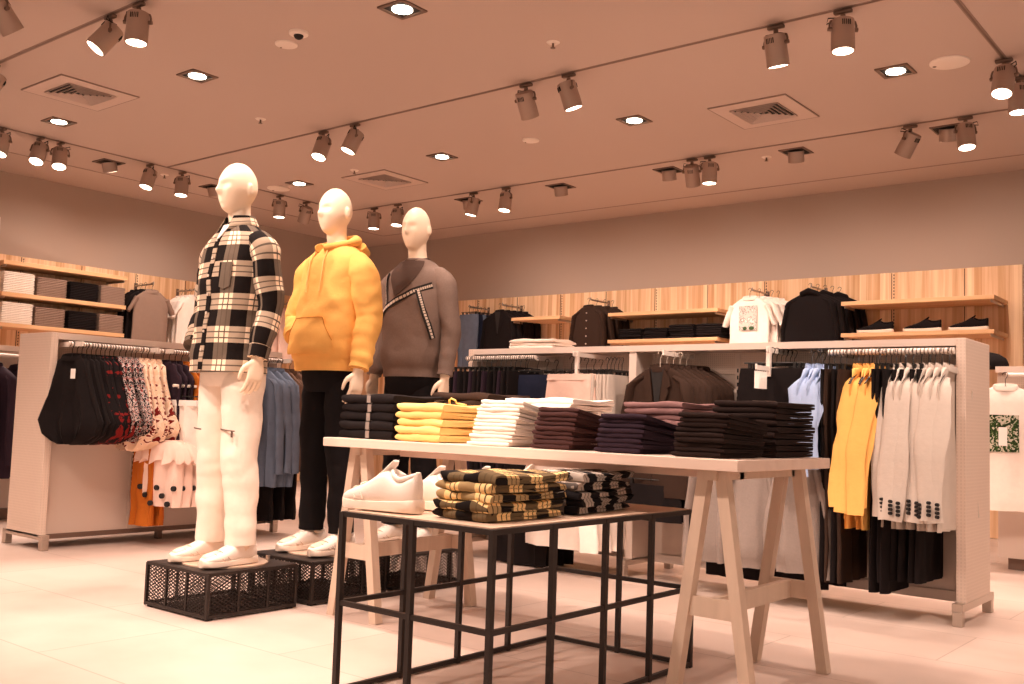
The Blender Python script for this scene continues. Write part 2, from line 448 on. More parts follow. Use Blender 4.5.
# nearest track
spot(-5.52,2.94,-.65,.3,'large grey spotlight tilted far left in the upper left corner', 58, 80)
spot(-5.21,2.94,0,0.05,'large grey spotlight pointing straight down in the upper left corner', 58, 80)
spot(-5.72,2.40,.5,-.7,'grey spotlight cut by the top edge at upper left', 30)
spot(-7.02,2.94,-.4,.2,'grey spotlight cut by the left edge near the nearest track', 60, 80)
# left wall track
spot(-8.6,3.70,0,.3,'grey spotlight cut by the left edge on the left wall track')
spot(-8.6,4.02,0,.45,'bright spotlight facing the viewer, left of the close pair on the left')
spot(-8.6,4.20,.15,.35,'bright spotlight of the close pair on the left, right one')
spot(-8.6,5.07,-.15,.25,'grey spotlight left of the pair nearest the first mannequin head')
spot(-8.6,5.42,0,.1,'grey spotlight right of the pair nearest the first mannequin head')
spot(-8.6,6.60,0,0,'grey spotlight between the heads of the first two mannequins')
spot(-8.6,6.96,-.35,-.45,'grey spotlight turned away just left of the second mannequin head')
# back wall track
spot(-8.17,7.57,0,0.02,'grey spotlight between the heads of the second and third mannequins')
spot(-7.80,7.57,-.05,.1,'grey spotlight partly hidden behind the third mannequin head')
spot(-6.70,7.57,-.2,-.05,'grey spotlight right of the third mannequin head, left of its pair')
spot(-6.27,7.57,-.1,.1,'grey spotlight right of the third mannequin head, right of its pair')
spot(-4.19,7.57,.25,-.6,'grey spotlight turned to the wall left of the mid back pair')
spot(-4.02,7.57,0,0.0,'grey spotlight pointing down, right of the mid back pair')
spot(-2.35,7.57,-.35,-.6,'slim grey spotlight turned to the back wall at far right')
spot(-1.96,7.57,0,.2,'slotted grey spotlight with bright lens at the far right of the back track')
# right track
spot(-1.46,6.50,-.25,.25,'grey spotlight at the right edge, left of the overlapping pair')
spot(-1.46,6.88,.0,.05,'grey spotlight at the right edge, right of the overlapping pair')

def make_down():
    r = thing('recessed_downlight', 'x', 'downlight')
    h = .1; f = MB()
    for a in range(4):
        an = a*PI/2; f.box((math.cos(an)*h*.92, math.sin(an)*h*.92, -.003), (.022 if a % 2 == 0 else .2, .2 if a % 2 == 0 else .022, .01))
    put('square_frame', f, M['lampdark'], r, smooth=False)
    put('baffle', MB().box((0,0,-.0005), (.17,.17,.003)), M['dark'], r, smooth=False)
    put('lens', MB().cyl((0,0,-.002),(0,0,-.009),.06, n=28), M['lens'], r)
    return r
names_d = {(-4.02,3.87):'square recessed downlight at the top centre edge', (-6.03,3.87):'square recessed downlight right of the left ceiling vent', (-8.0,3.88):'square recessed downlight just below the left ceiling vent',
 (-8.0,6.37):'square recessed downlight left of the second mannequin head', (-6.03,6.37):'square recessed downlight above and right of the far ceiling vent', (-4.03,6.37):'square recessed downlight in the middle of the ceiling', (-2.07,6.37):'square recessed downlight left of the round ceiling speaker'}
for (x, y), lab in names_d.items():
    place('down', make_down, lab, (x, y, CZ))
for x in (-8.0,-6.03,-4.03,-2.07,-.1):
    for y in (1.3,3.87,6.37):
        light('SPOT', (x, y, CZ-.02), 42*E_DOWN, WARM, (0,0,-1), 130, 1.0, .06)
def make_can():
    r = thing('adjustable_can_light', 'x', 'ceiling light')
    f = MB()
    for a in range(4):
        an = a*PI/2; f.box((math.cos(an)*.1, math.sin(an)*.1, -.003), (.018 if a % 2 == 0 else .218, .218 if a % 2 == 0 else .018, .01))
    put('square_frame', f, M['lampdark'], r, smooth=False)
    put('opening', MB().box((0,0,-.0005), (.19,.19,.003)), M['dark'], r, smooth=False)
    put('lamp_body', MB().tube([(0,0,0),(-.005,.02,-.06),(-.008,.03,-.085)], [.066,.066,.066], 24), M['lampgrey'], r)
    put('lens', MB().cyl((-.008,.03,-.083),(-.008,.031,-.087),.054,n=24), M['lensdim'], r)
    return r
for (x, y), lab in {(-8.92,4.83):'small can light dropping from a square opening between left wall spotlights', (-8.93,6.0):'can light in a square opening beside the first mannequin head', (-7.0,7.83):'can light in a square opening left of the spotlight by the third mannequin',
    (-5.79,7.83):'can light in a square opening at centre of the back margin', (-4.57,7.83):'can light in a square opening partly behind the turned spotlight', (-3.36,7.83):'can light in a square opening right of the mid back pair', (-2.15,7.83):'can light in a square opening between the two far right spotlights'}.items():
    place('can', make_can, lab, (x, y, CZ))
    light('SPOT', (x-(.0 if y > 7 else .03), y+(.03 if y > 7 else 0), CZ-.1), 48*E_DOWN, WARM, (-.05,.85,-1) if y > 7 else (-.7,0,-1), 110, 1.0, .05)
def make_vent():
    r = thing('ceiling_vent', 'x', 'air vent')
    f = MB()
    for a in range(4):
        an = a*PI/2; f.box((math.cos(an)*.24, math.sin(an)*.24, -.004), (.11 if a % 2 == 0 else .59, .59 if a % 2 == 0 else .11, .01))
    put('frame', f, M['trimw'], r, smooth=False)
    g = MB()
    for a in range(4):
        an = a*PI/2; g.box((math.cos(an)*.297, math.sin(an)*.297, -.004), (.008 if a % 2 == 0 else .6, .6 if a % 2 == 0 else .008, .011))
    put('shadow_gap', g, M['track'], r, smooth=False)
    put('duct', MB().box((0,0,-.001), (.38,.38,.003)), M['dark'], r, smooth=False)
    def sq(h, z): return [(-h,-h,z),(h,-h,z),(h,h,z),(-h,h,z)]
    for k in range(5):
        h = .186 - k*.034
        put('louvre', MB().loft([sq(h-.010,-.003), sq(h,-.018), sq(h-.003,-.019), sq(h-.013,-.004)], cap0=False, cap1=False), M['trimw'], r, smooth=False)
    put('centre_plate', MB().loft([sq(.004,-.004), sq(.012,-.020)]), M['trimw'], r, smooth=False)
    return r
for (x, y), lab in {(-7.12,3.6):'square air vent at upper left of the ceiling', (-7.12,6.72):'square air vent above the third mannequin head', (-3.13,6.71):'square air vent at upper right of the ceiling'}.items():
    place('vent', make_vent, lab, (x, y, CZ))
def make_disc():
    r = thing('ceiling_speaker', 'x', 'speaker')
    put('grille', MB().tube([(0,0,0),(0,0,-.008),(0,0,-.012),(0,0,-.013)], [.118,.116,.1,.02], 36), M['white'], r)
    put('clip', MB().ball((-.09,.0,-.012), .012, sc=(1,1,.4)), M['lampdark'], r)
    return r
place('disc', make_disc, 'round flat ceiling speaker near the upper right corner', (-1.75,6.40,CZ))
place('disc', make_disc, 'round flat ceiling speaker right of the first mannequin head', (-8.37,6.40,CZ))
place('disc', make_disc, 'small round cover plate beside the smoke detector', (-5.02,3.84,CZ), sc=(.6,.6,1))
place('disc', make_disc, 'small round cover plate below the centre pair of spotlights', (-5.04,6.38,CZ), sc=(.6,.6,1))
sd = thing('smoke_detector', 'small domed smoke detector at upper left of the ceiling', 'smoke detector', (-4.8,3.76,CZ))
put('base', MB().tube([(0,0,0),(0,0,-.015),(0,0,-.02)], [.06,.058,.05], 24), M['white'], sd)
put('sensor', MB().ball((0,0,-.022), .03, sc=(1,1,.8)), M['dark'], sd)
def make_spr():
    r = thing('fire_sprinkler', 'x', 'sprinkler')
    put('escutcheon', MB().tube([(0,0,0),(0,0,-.008)], [.045,.035], 20), M['white'], r)
    put('head', MB().cyl((0,0,0),(0,0,-.035),.007).cyl((0,0,-.035),(0,0,-.038),.016), M['lampdark'], r)
    return r
for (x, y), lab in {(-3.61,4.76):'small fire sprinkler above the centre pair of spotlights', (-6.5,4.76):'small fire sprinkler above the first mannequin', (-8.9,5.41):'small fire sprinkler between two left wall spotlights', (-3.64,7.87):'small fire sprinkler left of a back can light', (-7.1,6.30):'small fire sprinkler beside the far ceiling vent'}.items():
    place('spr', make_spr, lab, (x, y, CZ+.002))

# ------------------------------------------------------------------ cloth makers
def sg(a, e):
    return math.copysign(abs(a)**e, a)
def cloth_rings(spec, n=28, seed=0, rip=.008, k=3, ex=.8, ey=.6, step=.05):
    """spec: (z, half width, thickness, ripple weight) rows; rings are refined between rows"""
    rows = []
    for j in range(len(spec)-1):
        a, b_ = spec[j], spec[j+1]; m = max(1, int(abs(a[0]-b_[0])/step))
        for q in range(m):
            t = q/m; rows.append([a[i]+(b_[i]-a[i])*t for i in range(4)])
    rows.append(list(spec[-1]))
    rings = []
    for z, w, th, rw in rows:
        r = []
        for i in range(n):
            a = 2*PI*i/n; x = w*sg(math.cos(a), ex); y = th/2*sg(math.sin(a), ey)
            ph = seed*1.7
            f = math.sin(k*PI*x/max(w, .05)+ph + z*3) + .5*math.sin(k*2.3*PI*x/max(w, .05)+ph*2.1-z*4)
            f += .8*noise.noise(Vector((x*9+seed*3.1, z*7, seed)))
            y += rip*rw*f
            x += rip*rw*.5*noise.noise(Vector((seed, z*9, i*.2)))
            r.append((x, y, z + rw*.006*noise.noise(Vector((x*12, seed, 4)))))
        rings.append(r)
    return rings
def hanger(root, m=None, clips=False, w=.19):
    h = MB()
    arc = [(math.sin(a)*.016, 0, -.016+math.cos(a)*.016) for a in [R(d) for d in range(-100, 91, 20)]]
    arc += [(.008,0,-.034),(0,0,-.045),(0,0,-.095)]
    h.tube(arc, .0022, 6)
    if clips:
        h.tube([(-w,0,-.082),(w,0,-.082)], .004, 6)
        for s in (-1, 1): h.box((s*w*.8,0,-.105), (.016,.014,.05))
    else:
        h.tube([(-w*.9,0,-.182),(-w*.75,0,-.162),(-.05,0,-.110),(0,0,-.094),(.05,0,-.110),(w*.75,0,-.162),(w*.9,0,-.182)], [.004,.006,.008,.008,.008,.006,.004], 8, .6)
    put('hanger', h, m or M['plastic'], root)
def top_mesh(hw=.21, L=.66, th=.045, sleeve='long', ls=.58, flare=0.0, seed=0, rip=.008, neck=.075, band=False, shape='', hang_out=.0, flat=.5):
    if shape == 'bubble':
        sp = [(-.098, neck, .03, 0), (-.12, neck+.035, .04, .3), (-.20, hw*.62, th, .5), (-.10-L*.45, hw*.88, th*1.1, 1.2), (-.10-L*.75, hw*1.22, th*1.25, 2), (-.10-L*.9, hw*1.08, th*1.2, 2.2), (-.10-L*.98, hw*.75, th, 2), (-.11-L, hw*.4, th*.6, 1.5)]
        return MB().loft(cloth_rings(sp, seed=seed, rip=rip))
    sp = [(-.098, neck, .03, 0), (-.108, neck+.025, .035, .1), (-.145, hw*.72, th*.8, .2), (-.178, hw*.93, th, .3), (-.21, hw, th, .4),
          (-.30, hw*.97, th, .7), (-.10-L*.6, hw*(.97+flare*.5), th*1.05, 1), (-.10-L+.05, hw*(.98+flare), th*1.1, 1.2)]
    if band: sp += [(-.10-L+.045, hw*(.93+flare), th, 1), (-.10-L, hw*(.92+flare), th*.9, .9)]
    else: sp += [(-.10-L, hw*(.98+flare), th, 1.3)]
    g = MB().loft(cloth_rings(sp, seed=seed, rip=rip))
    if sleeve != 'none':
        for s in (-1, 1):
            n0 = 8; path = []; rad = []
            if sleeve != 'short':
                path += [(s*hw*.45, 0, -.150), (s*hw*.72, 0, -.178)]; rad += [.026, .040]
            for j in range(n0+1):
                t = j/n0
                if sleeve == 'short': q = (s*(hw*.80+.09*t), .004*math.sin(seed+j), -.175-ls*t)
                else: q = (s*(hw*.84+.05*min(1, t*2)+hang_out*t), .010*math.sin(seed*2+s+j*.8)-.01*t, -.205-(ls+.02*math.sin(seed*3.3))*t)
                path.append(q); rad.append(.052*(1-.22*t)*(1+.06*math.sin(j*2.3+seed)))
            g.tube(path, rad, 12, flat)
    return g
def collar(root, m, w=.075, h=.03, th=.045):
    c = MB(); n = 16; rings = []
    for (k, zz) in ((1.0,-.112),(1.05,-.098),(.95,-.112+h+.0)):
        rings.append([(w*k*math.cos(2*PI*i/n), th*.6*k*math.sin(2*PI*i/n)-.004, zz + .012*math.sin(2*PI*i/n)) for i in range(n)])
    rings.append([(w*.8*math.cos(2*PI*i/n), th*.45*math.sin(2*PI*i/n)-.004, -.115) for i in range(n)])
    c.loft(rings, cap0=False, cap1=True); put('collar', c, m, root)
def mk_top(m, nm='hanging_top', cat='shirt', neckm=None, hood=False, lapel=False, buttons=0, cuffb=False, tagp=False, printm=None, hang=None, coll=True, **k):
    def f():
        r = thing(nm, 'x', cat)
        put('body', top_mesh(**k), m, r); hanger(r, hang, w=(.06 if k.get('shape') == 'bubble' else .19))
        th = k.get('th', .045); hw = k.get('hw', .21); L = k.get('L', .66)
        if hood:
            h = MB(); 
            h.tube([(-.085,.012,-.14),(-.07,-.02,-.10),(0,-.035,-.075),(.07,-.02,-.10),(.085,.012,-.14)], [.022,.03,.034,.03,.022], 10, .8)
            h.tube([(-.07,.03,-.15),(0,.045,-.12),(.07,.03,-.15)], [.03,.045,.03], 10, .7)
            put('hood', h, m, r)
        elif coll: collar(r, neckm or m)
        if lapel:
            for s in (-1, 1):
                l = MB(); y = -th/2-.012
                pts = [(s*.05,-.105),(s*.085,-.15),(s*.10,-.20),(s*.075,-.215),(s*.085,-.235),(s*.012,-.40),(s*.03,-.25)]
                l.loft([[(x, y+.002, z) for x, z in pts], [(x, y-.003, z) for x, z in pts]])
                put('lapel', l, m, r, smooth=False)
            put('shirt_front', MB().loft([[(x, -th/2-.008, z) for x, z in ((-.045,-.105),(.045,-.105),(.004,-.36),(-.004,-.36))], [(x, -th/2-.002, z) for x, z in ((-.045,-.105),(.045,-.105),(.004,-.36),(-.004,-.36))]]), M['dark'], r, smooth=False)
        for i in range(buttons):
            put('button', MB().cyl((.0,-th/2-.014,-.17-i*.085),(0,-th/2-.006,-.17-i*.085),.007,n=10), M['clear'], r)
        if cuffb:
            for s in (-1, 1):
                for i in range(4):
                    z = -.205-(k.get('ls', .58)+.02*math.sin(k.get('seed', 0)*3.3))+.03+i*.018; x = s*(hw*.84+.04+k.get('hang_out',0))
                    put('cuff_button', MB().cyl((x+s*.02,-.022,z),(x+s*.028,-.034,z),.008,n=8), M['dark'], r)
        if tagp:
            put('price_tag', MB().box((.06,-th/2-.02,-.2), (.035,.002,.06)), M['paper'], r)
        if printm:
            put('print', MB().box((0,-th/2-.013,-.30), (.19,.003,.24)), printm, r)
        return r
    return f
def mk_bottom(m, nm='hanging_trousers', cat='trousers', L=.9, w=.17, w1=.14, th=.035, seed=0, rip=.006, legs=True, k=2.0, waist=None, hang=None):
    def f():
        r = thing(nm, 'x', cat)
        g = MB(); zt = -.11
        if legs:
            g.loft(cloth_rings([(zt,w,th*.8,0),(zt-.03,w,th,.3),(zt-.26,w*1.04,th,.8),(zt-.28,w*1.02,th*.8,.8)], seed=seed, rip=rip, k=k))
            for s in (-1, 1):
                rr = cloth_rings([(zt-.22,w*.5,th*.95,.5),(zt-.5,w*.47,th,1),(zt-L,w1*.5,th*.9,1)], n=18, seed=seed+s, rip=rip, k=1.5)
                g.loft([[(x+s*(w*.5 if j < 3 else w*.48), y, z) for x, y, z in q] for j, q in enumerate(rr)])
        else:
            g.loft(cloth_rings([(zt,w*.92,th*.8,0),(zt-.04,w*.95,th,.5),(zt-L*.5,(w+w1)/2,th,1),(zt-L,w1,th*1.1,1.3)], seed=seed, rip=rip*1.5, k=k))
        put('body', g, m, r)
        if waist: put('waistband', MB().loft(cloth_rings([(zt+.003,w*.95,th*.95,0),(zt-.035,w*1.0,th*1.12,.2)], seed=seed, rip=rip)), waist, r)
        hanger(r, hang, True, w*.8)
        return r
    return f
def folded_mesh(w, d, t, seed=0, rough=1.0):
    prof = [(d,0),(d*.6,0),(t*.9,0),(t*.45,t*.04)]
    for a in range(-70, 71, 20): prof.append((t*.48-math.cos(R(a))*t*.48, t*.5+math.sin(R(a))*t*.5))
    prof += [(t*.45,t*.97),(t*.9,t),(d*.6,t),(d,t),(d,t*.56),(d*.6,t*.54),(t*1.0,t*.5),(d*.6,t*.46),(d,t*.44)]
    rings = []; m = 12
    for j in range(m+1):
        u = j/m; e = min(u, 1-u)*m; s = 1.0 if e >= 1 else .72+.28*e
        r = []
        for (y, z) in prof:
            zz = t*.5+(z-t*.5)*s
            ny = noise.noise(Vector((u*3, seed*5.3, y*3)))*.006*rough
            nz = noise.noise(Vector((u*4+seed, y*8, 2.2)))*t*.10*rough
            if u > .55: nz += t*.12*rough*math.sin(y*22+seed*2+z*60)*(u-.55)*2
            inset = (1-s)*.012
            r.append(((u-.5)*w + (noise.noise(Vector((y*9, z*40, seed+7)))*.005*rough if e < 1 else 0), y + inset*(1 if y < d*.3 else -1) + ny, zz + (nz if z > t*.3 else nz*.3)))
        rings.append(r)
    return MB().loft(rings)
def folded_proto(key, m, w, d, t, nm, cat, rough=1.0, extra=None):
    ks = []
    for s in range(3):
        k = '%s_%d' % (key, s)
        def mk(s=s):
            o = tag(put(nm, folded_mesh(w, d, t, s*2.7+len(key), rough), m), 'x', cat)
            if extra: extra(o, w, d, t)
            return o
        ks.append((k, mk))
    return ks
def stack(key, m, x, y, z, n, w, d, t, nm, cat, what, where, group, rz=0.0, lean=(0,0), rough=1.0, extra=None, jit=.006, taper=0.0, pitch=.97):
    ks = folded_proto(key, m, w, d, t, nm, cat, rough, extra)
    rnd = random.Random(key+str(round(x, 2)))
    out = []
    for i in range(n):
        k, mk = ks[i % 3]
        j = (rnd.uniform(-1, 1)*jit, rnd.uniform(-1, 1)*jit)
        o = place(k, mk, '%s, %s the %s' % (what, level(i, n), where), (x+lean[0]*i+j[0], y+lean[1]*i+j[1], z+i*t*pitch), rz+rnd.uniform(-1, 1)*.02, group)
        o.rotation_euler.x = -math.atan(taper*i*t/d); o.rotation_euler.y = rnd.uniform(-1, 1)*.008*min(1, i)*rough; out.append(o)
    return out

# ------------------------------------------------------------------ gondolas
def face_rail(root, nm, p0, p1, r=.015, m=None):
    put(nm, MB().cyl(p0, p1, r, n=14), m or M['steel'], root)
def knurl(root, p0, p1, n):
    b = MB(); p0 = Vector(p0); p1 = Vector(p1)
    for i in range(n):
        c_ = p0+(p1-p0)*((i+.5)/n); d = (p1-p0).normalized()
        b.cyl(c_-d*.0025, c_+d*.0025, .0170, n=10)
    put('rail_notches', b, M['lampdark'], root)
# long gondola on the right, running parallel to the back wall
gx0, gx1, gy0, gy1, gz = -4.46, -1.31, 5.05, 5.49, 1.35
G = thing('clothes_gondola', 'long cream double sided gondola on the right, full of hanging clothes', 'clothes rack', (0,0,0))
cy = (gy0+gy1)/2
for x in (gx0+.02, gx1-.02):
    put('end_panel', MB().box((x, cy, (.09+gz)/2), (.045, gy1-gy0, gz-.09), bev=.003), M['endp'], G, smooth=False)
put('divider_panel', MB().box((-3.17, cy, (.09+gz)/2), (.05, gy1-gy0-.02, gz-.1)), M['gond'], G, smooth=False)
put('top_panel', MB().box(((gx0+gx1)/2, cy, gz-.018), (gx1-gx0-.085, gy1-gy0, .036)), M['gond'], G, smooth=False)
put('back_panel', MB().box(((gx0+gx1)/2, cy, (.09+gz)/2-.02), (gx1-gx0-.09, .03, gz-.13)), M['gondpanel'], G, smooth=False)
put('perforated_strip', MB().box(((gx0+gx1)/2, cy-.019, gz-.10), (gx1-gx0-.09, .006, .12)), M['perf'], G, smooth=False)
for x in (-3.83,-3.2+.06,-2.58,-1.97):
    u = MB().box((x, cy-.022, .72), (.03,.012,1.18)); q = put('slotted_upright', u, M['gond'], G, smooth=False)
    s = MB(); z = .25
    while z < 1.25: s.box((x, cy-.029, z), (.008,.003,.022)); z += .04
    put('slots', s, M['dark'], q, smooth=False)
for x in (gx1-.02, gx0+.02, -3.17):
    f = MB().box((x, cy, .085), (.05, .56, .035)); put('base_bar', f, M['steel'], G, smooth=False)
    for yy in (cy-.265, cy+.265): put('foot', MB().box((x, yy, .034), (.045,.045,.068), bev=.004), M['steel'], G, smooth=False)
put('kick_beam', MB().box(((gx0+gx1)/2, cy, .10), (gx1-gx0-.1, .06, .05)), M['gondpanel'], G, smooth=False)
RY = 5.0; RZ = 1.285
for (a, b_) in ((-1.955,-1.345),(-4.49+.06,-3.85)):
    face_rail(G, 'hanging_rail', (a, RY, RZ), (b_, RY, RZ), m=M['white']); knurl(G, (a, RY, RZ), (b_, RY, RZ), 34)
    for x in (a+.04, b_-.04): put('rail_arm', MB().box((x, (RY+cy)/2, RZ), (.012, cy-RY, .03)), M['white'], G, smooth=False)
for x, y0_, z_ in ((-2.87,4.90,1.29),(-3.46,4.86,1.29),(-2.26,4.93,1.30),(-2.26,4.80,1.20),(-3.46,4.80,.82),(-2.52,4.82,.86),(-2.29,4.78,.86),(-2.04,4.80,.86)):
    put('faceout_arm', MB().box((x, (y0_+cy)/2, z_), (.012, cy-y0_, .024)).cyl((x, y0_, z_+.018), (x, y0_, z_-.01), .006), M['white'], G, smooth=False)
put('upright_post', MB().box((-2.26, 4.95, 1.24), (.022,.022,.16)), M['white'], G, smooth=False)
put('upright_post', MB().box((-3.46, 4.90, 1.19), (.02,.02,.24)), M['white'], G, smooth=False)

# gondola on the left, running along the left wall
lx0, lx1, ly0, ly1 = -6.50, -6.08, 3.0, 4.76; lz = 1.333; cx = (lx0+lx1)/2
H_ = thing('clothes_gondola', 'cream gondola on the left, seen from its end panel, behind the first mannequin', 'clothes rack')
for y in (ly0+.02, ly1-.02):
    put('end_panel', MB().box((cx, y, (.08+lz)/2), (lx1-lx0, .045, lz-.08), bev=.003), M['endp'], H_, smooth=False)
put('top_panel', MB().box((cx, (ly0+ly1)/2, lz-.02), (lx1-lx0, ly1-ly0-.085, .04)), M['gond'], H_, smooth=False)
put('back_panel', MB().box((-6.13, (ly0+ly1)/2, .56), (.03, ly1-ly0-.09, .96)), M['gondpanel'], H_, smooth=False)
put('header_panel', MB().box((-6.29, (ly0+ly1)/2, 1.17), (.02, ly1-ly0-.09, .26)), M['gondpanel'], H_, smooth=False)
put('perforated_strip', MB().box((-6.275, (ly0+ly1)/2, 1.235), (.006, ly1-ly0-.09, .11)), M['perf'], H_, smooth=False)
for y in (3.61, 4.21):
    q = put('slotted_upright', MB().box((-6.113, y, .6), (.008, .028, 1.02)), M['gondpanel'], H_, smooth=False)
    s = MB(); z = .38
    while z < 1.1: s.box((-6.107, y, z), (.004,.008,.02)); z += .036
    put('slots', s, M['dark'], q, smooth=False)
put('kick_beam', MB().box((cx, (ly0+ly1)/2, .075), (lx1-lx0-.06, ly1-ly0-.1, .03)), M['lampdark'], H_, smooth=False)
for y in (ly0+.02, ly1-.02):
    put('base_bar', MB().box((cx, y, .078), (.52, .045, .03)), M['steel'], H_, smooth=False)
    for xx in (cx-.24, cx+.24): put('foot', MB().box((xx, y, .033), (.045,.045,.066), bev=.004), M['steel'], H_, smooth=False)
put('foot', MB().box((cx+.1, 3.88, .033), (.04,.04,.066), bev=.004), M['lampdark'], H_, smooth=False)
LX = -5.97; LZ = 1.262
for (a, b_) in ((3.05,3.64),(3.67,4.22),(4.26,4.72)):
    face_rail(H_, 'hanging_rail', (LX, a, LZ), (LX, b_, LZ), m=M['white']); knurl(H_, (LX, a, LZ), (LX, b_, LZ), 30)
    for y in (a+.04, b_-.04): put('rail_arm', MB().box(((LX-6.13)/2-.0, y, LZ), (.36, .012, .03)), M['white'], H_, smooth=False)
# second rows behind
S = thing('clothes_gondola', 'second cream gondola behind the right end of the long one', 'clothes rack')
put('back_panel', MB().box((-.2, 7.37, .70), (3.0,.04,1.24)), M['gondpanel'], S, smooth=False)
put('top_panel', MB().box((-.2, 7.52, 1.335), (3.0,.46,.04)), M['gond'], S, smooth=False)
put('perforated_strip', MB().box((-.2, 7.346, 1.25), (3.0,.006,.1)), M['perf'], S, smooth=False)
put('plinth', MB().box((-.2, 7.55, .04), (2.9,.3,.08)), M['lampdark'], S, smooth=False)
face_rail(S, 'hanging_rail', (-1.6, 7.16, 1.29), (1.2, 7.16, 1.29), m=M['white'])
for x in (-1.4, -.3, 1.0): put('rail_arm', MB().box((x, 7.26, 1.29), (.012,.2,.03)), M['white'], S, smooth=False)
T = thing('clothes_gondola', 'cream gondola at the left edge, behind the end panel', 'clothes rack')
put('back_panel', MB().box((-7.92, 4.0, .66), (.04,3.0,1.16)), M['gondpanel'], T, smooth=False)
put('top_panel', MB().box((-7.98, 4.0, 1.30), (.44,3.0,.04)), M['gond'], T, smooth=False)
put('plinth', MB().box((-7.98, 4.0, .04), (.34,2.9,.08)), M['lampdark'], T, smooth=False)
face_rail(T, 'hanging_rail', (-7.68, 2.7, 1.24), (-7.68, 5.3, 1.24), m=M['white'])
for y in (2.8, 4.0, 5.2): put('rail_arm', MB().box((-7.8, y, 1.24), (.24,.012,.03)), M['white'], T, smooth=False)

# ------------------------------------------------------------------ clothes on the long right gondola
R90 = PI/2
def row(key, mks, n, p0, p1, rz, what, where, group, jr=.06, jy=0.0):
    rnd = random.Random(key)
    p0 = Vector(p0); p1 = Vector(p1)
    for i in range(n):
        t = i/max(1, n-1); p = p0.lerp(p1, t)
        k = i % len(mks); p.y += rnd.uniform(-1, 1)*jy
        place('%s%d' % (key, k), mks[k], '%s, %s' % (what, inrow(i, n, where)), tuple(p), rz+rnd.uniform(-jr, jr), group)
row('bei', [mk_top(M['beige'], 'hanging_coat', 'coat', L=.76, hw=.19, th=.014, ls=.60, seed=s*2, rip=.006, cuffb=True, hang_out=.07, flare=.10, flat=.19) for s in range(3)], 8, (-1.60,RY,RZ+.015), (-1.365,RY,RZ+.015), R90-.02, 'beige coat with dark cuff buttons on the right gondola rail', 'from the left', 'beige coats on the right gondola', .045, .012)
row('yel', [mk_top(M['yellow'], 'hanging_sweatshirt', 'sweatshirt', L=.78, hw=.17, th=.010, ls=.58, seed=s+4, rip=.004, band=True, hang_out=.12, flare=.28, flat=.17) for s in range(3)], 6, (-1.80,RY,RZ+.015), (-1.69,RY,RZ+.015), R90+.02, 'long yellow sweatshirt between black trousers on the right gondola', 'from the left', 'yellow sweatshirts on the right gondola', .10, .022)
row('lb', [mk_top(M['lblue'], 'hanging_shirt', 'shirt', L=.50, hw=.19, th=.018, sleeve='long', ls=.42, seed=s+8, rip=.007, hang_out=.06, flat=.25) for s in range(2)], 4, (-2.04,RY,RZ+.015), (-1.955,RY,RZ+.015), R90, 'light blue denim shirt on the right gondola rail', 'from the left', 'light blue shirts on the right gondola', .13, .02)
row('bt', [mk_bottom(M['blazer'] if s else M['blackc'], L=1.04, w=.19, w1=.17, th=.03, seed=s, rip=.007, hang=M['plastic']) for s in range(2)], 4, (-1.925,RY,RZ+.015), (-1.83,RY,RZ+.015), R90, 'long black trousers left of the yellow sweatshirts', 'from the left', 'black trousers left of the yellow sweatshirts', .03)
row('btb', [mk_bottom(M['blackc'], L=1.06-.05*s, w=.19, w1=.18, th=.03, seed=s+3, rip=.007) for s in range(2)], 3, (-1.665,RY+.0,RZ+.015), (-1.615,RY+.0,RZ+.015), R90, 'long black trousers between yellow sweatshirts and beige coats', 'from the left', 'black trousers beside the beige coats', .03)
row('btc', [mk_bottom(M['blackc'], L=1.0, w=.19, w1=.19, th=.03, seed=7, rip=.007)], 4, (-1.59,RY+.05,RZ+.015), (-1.47,RY+.05,RZ+.015), R90, 'black trousers hanging lower behind the beige coats', 'from the left', 'black trousers behind the beige coats', .03)
row('blz', [mk_top(M['blazer'], 'hanging_blazer', 'blazer', L=.72, hw=.23, th=.04, ls=.58, seed=s+2, rip=.004, lapel=(s == 0), coll=True, hang=M['clear']) for s in range(2)], 7, (-2.90,4.92,1.305), (-2.80,5.19,1.305), -.10, 'dark brown blazer on the facing arm of the right gondola', 'from the front', 'dark blazers on the facing arm', .02)
row('fb', [mk_bottom(M['blackc'], L=.36, w=.20, w1=.20, th=.03, seed=s, rip=.004, legs=False) for s in range(2)], 6, (-2.25,4.97,1.315), (-2.22,5.19,1.315), 0, 'black skirt hung on the facing arm beside the blue shirts', 'from the front', 'black skirts on the facing arm', .03)
row('fb2', [mk_bottom(M['blackc'], L=.36, w=.19, w1=.19, th=.03, seed=9, rip=.004, legs=False)], 2, (-2.06,5.09,1.30), (-2.05,5.17,1.30), 0, 'black skirt hanging behind the light blue shirts', 'from the front', 'black skirts behind the blue shirts', .03)
for i in range(5):
    place('tagstrip', lambda: tag(put('hang_tag', MB().tube([(0,0,0),(.006,0,-.012),(0,0,-.03)], .0015, 5).box((0,0,-.075), (.026,.003,.09)), M['paper'], smooth=False), 'x', 'tag'), 'white hang tag on the arm beside the blazers, %s' % inrow(i, 5, 'from the front'), (-2.26, 4.81+i*.022, 1.212), .2, 'white hang tags on the lower arm')
for k, (x, y) in enumerate(((-2.52,4.86),(-2.29,4.82),(-2.04,4.84))):
    row('gs%d' % k, [mk_top(M['greys'], 'hanging_sweatshirt', 'sweatshirt', L=.60, hw=.115, th=.045, ls=.5, seed=s+12+k, rip=.006, band=True) for s in range(2)], 3, (x,y,.875), (x+.02,5.12,.875), .05+.12*k, 'grey sweatshirt hanging low, %s group under the table line' % ('left','middle','right')[k], 'from the front', 'grey sweatshirts, %s low arm' % ('left','middle','right')[k], .03)
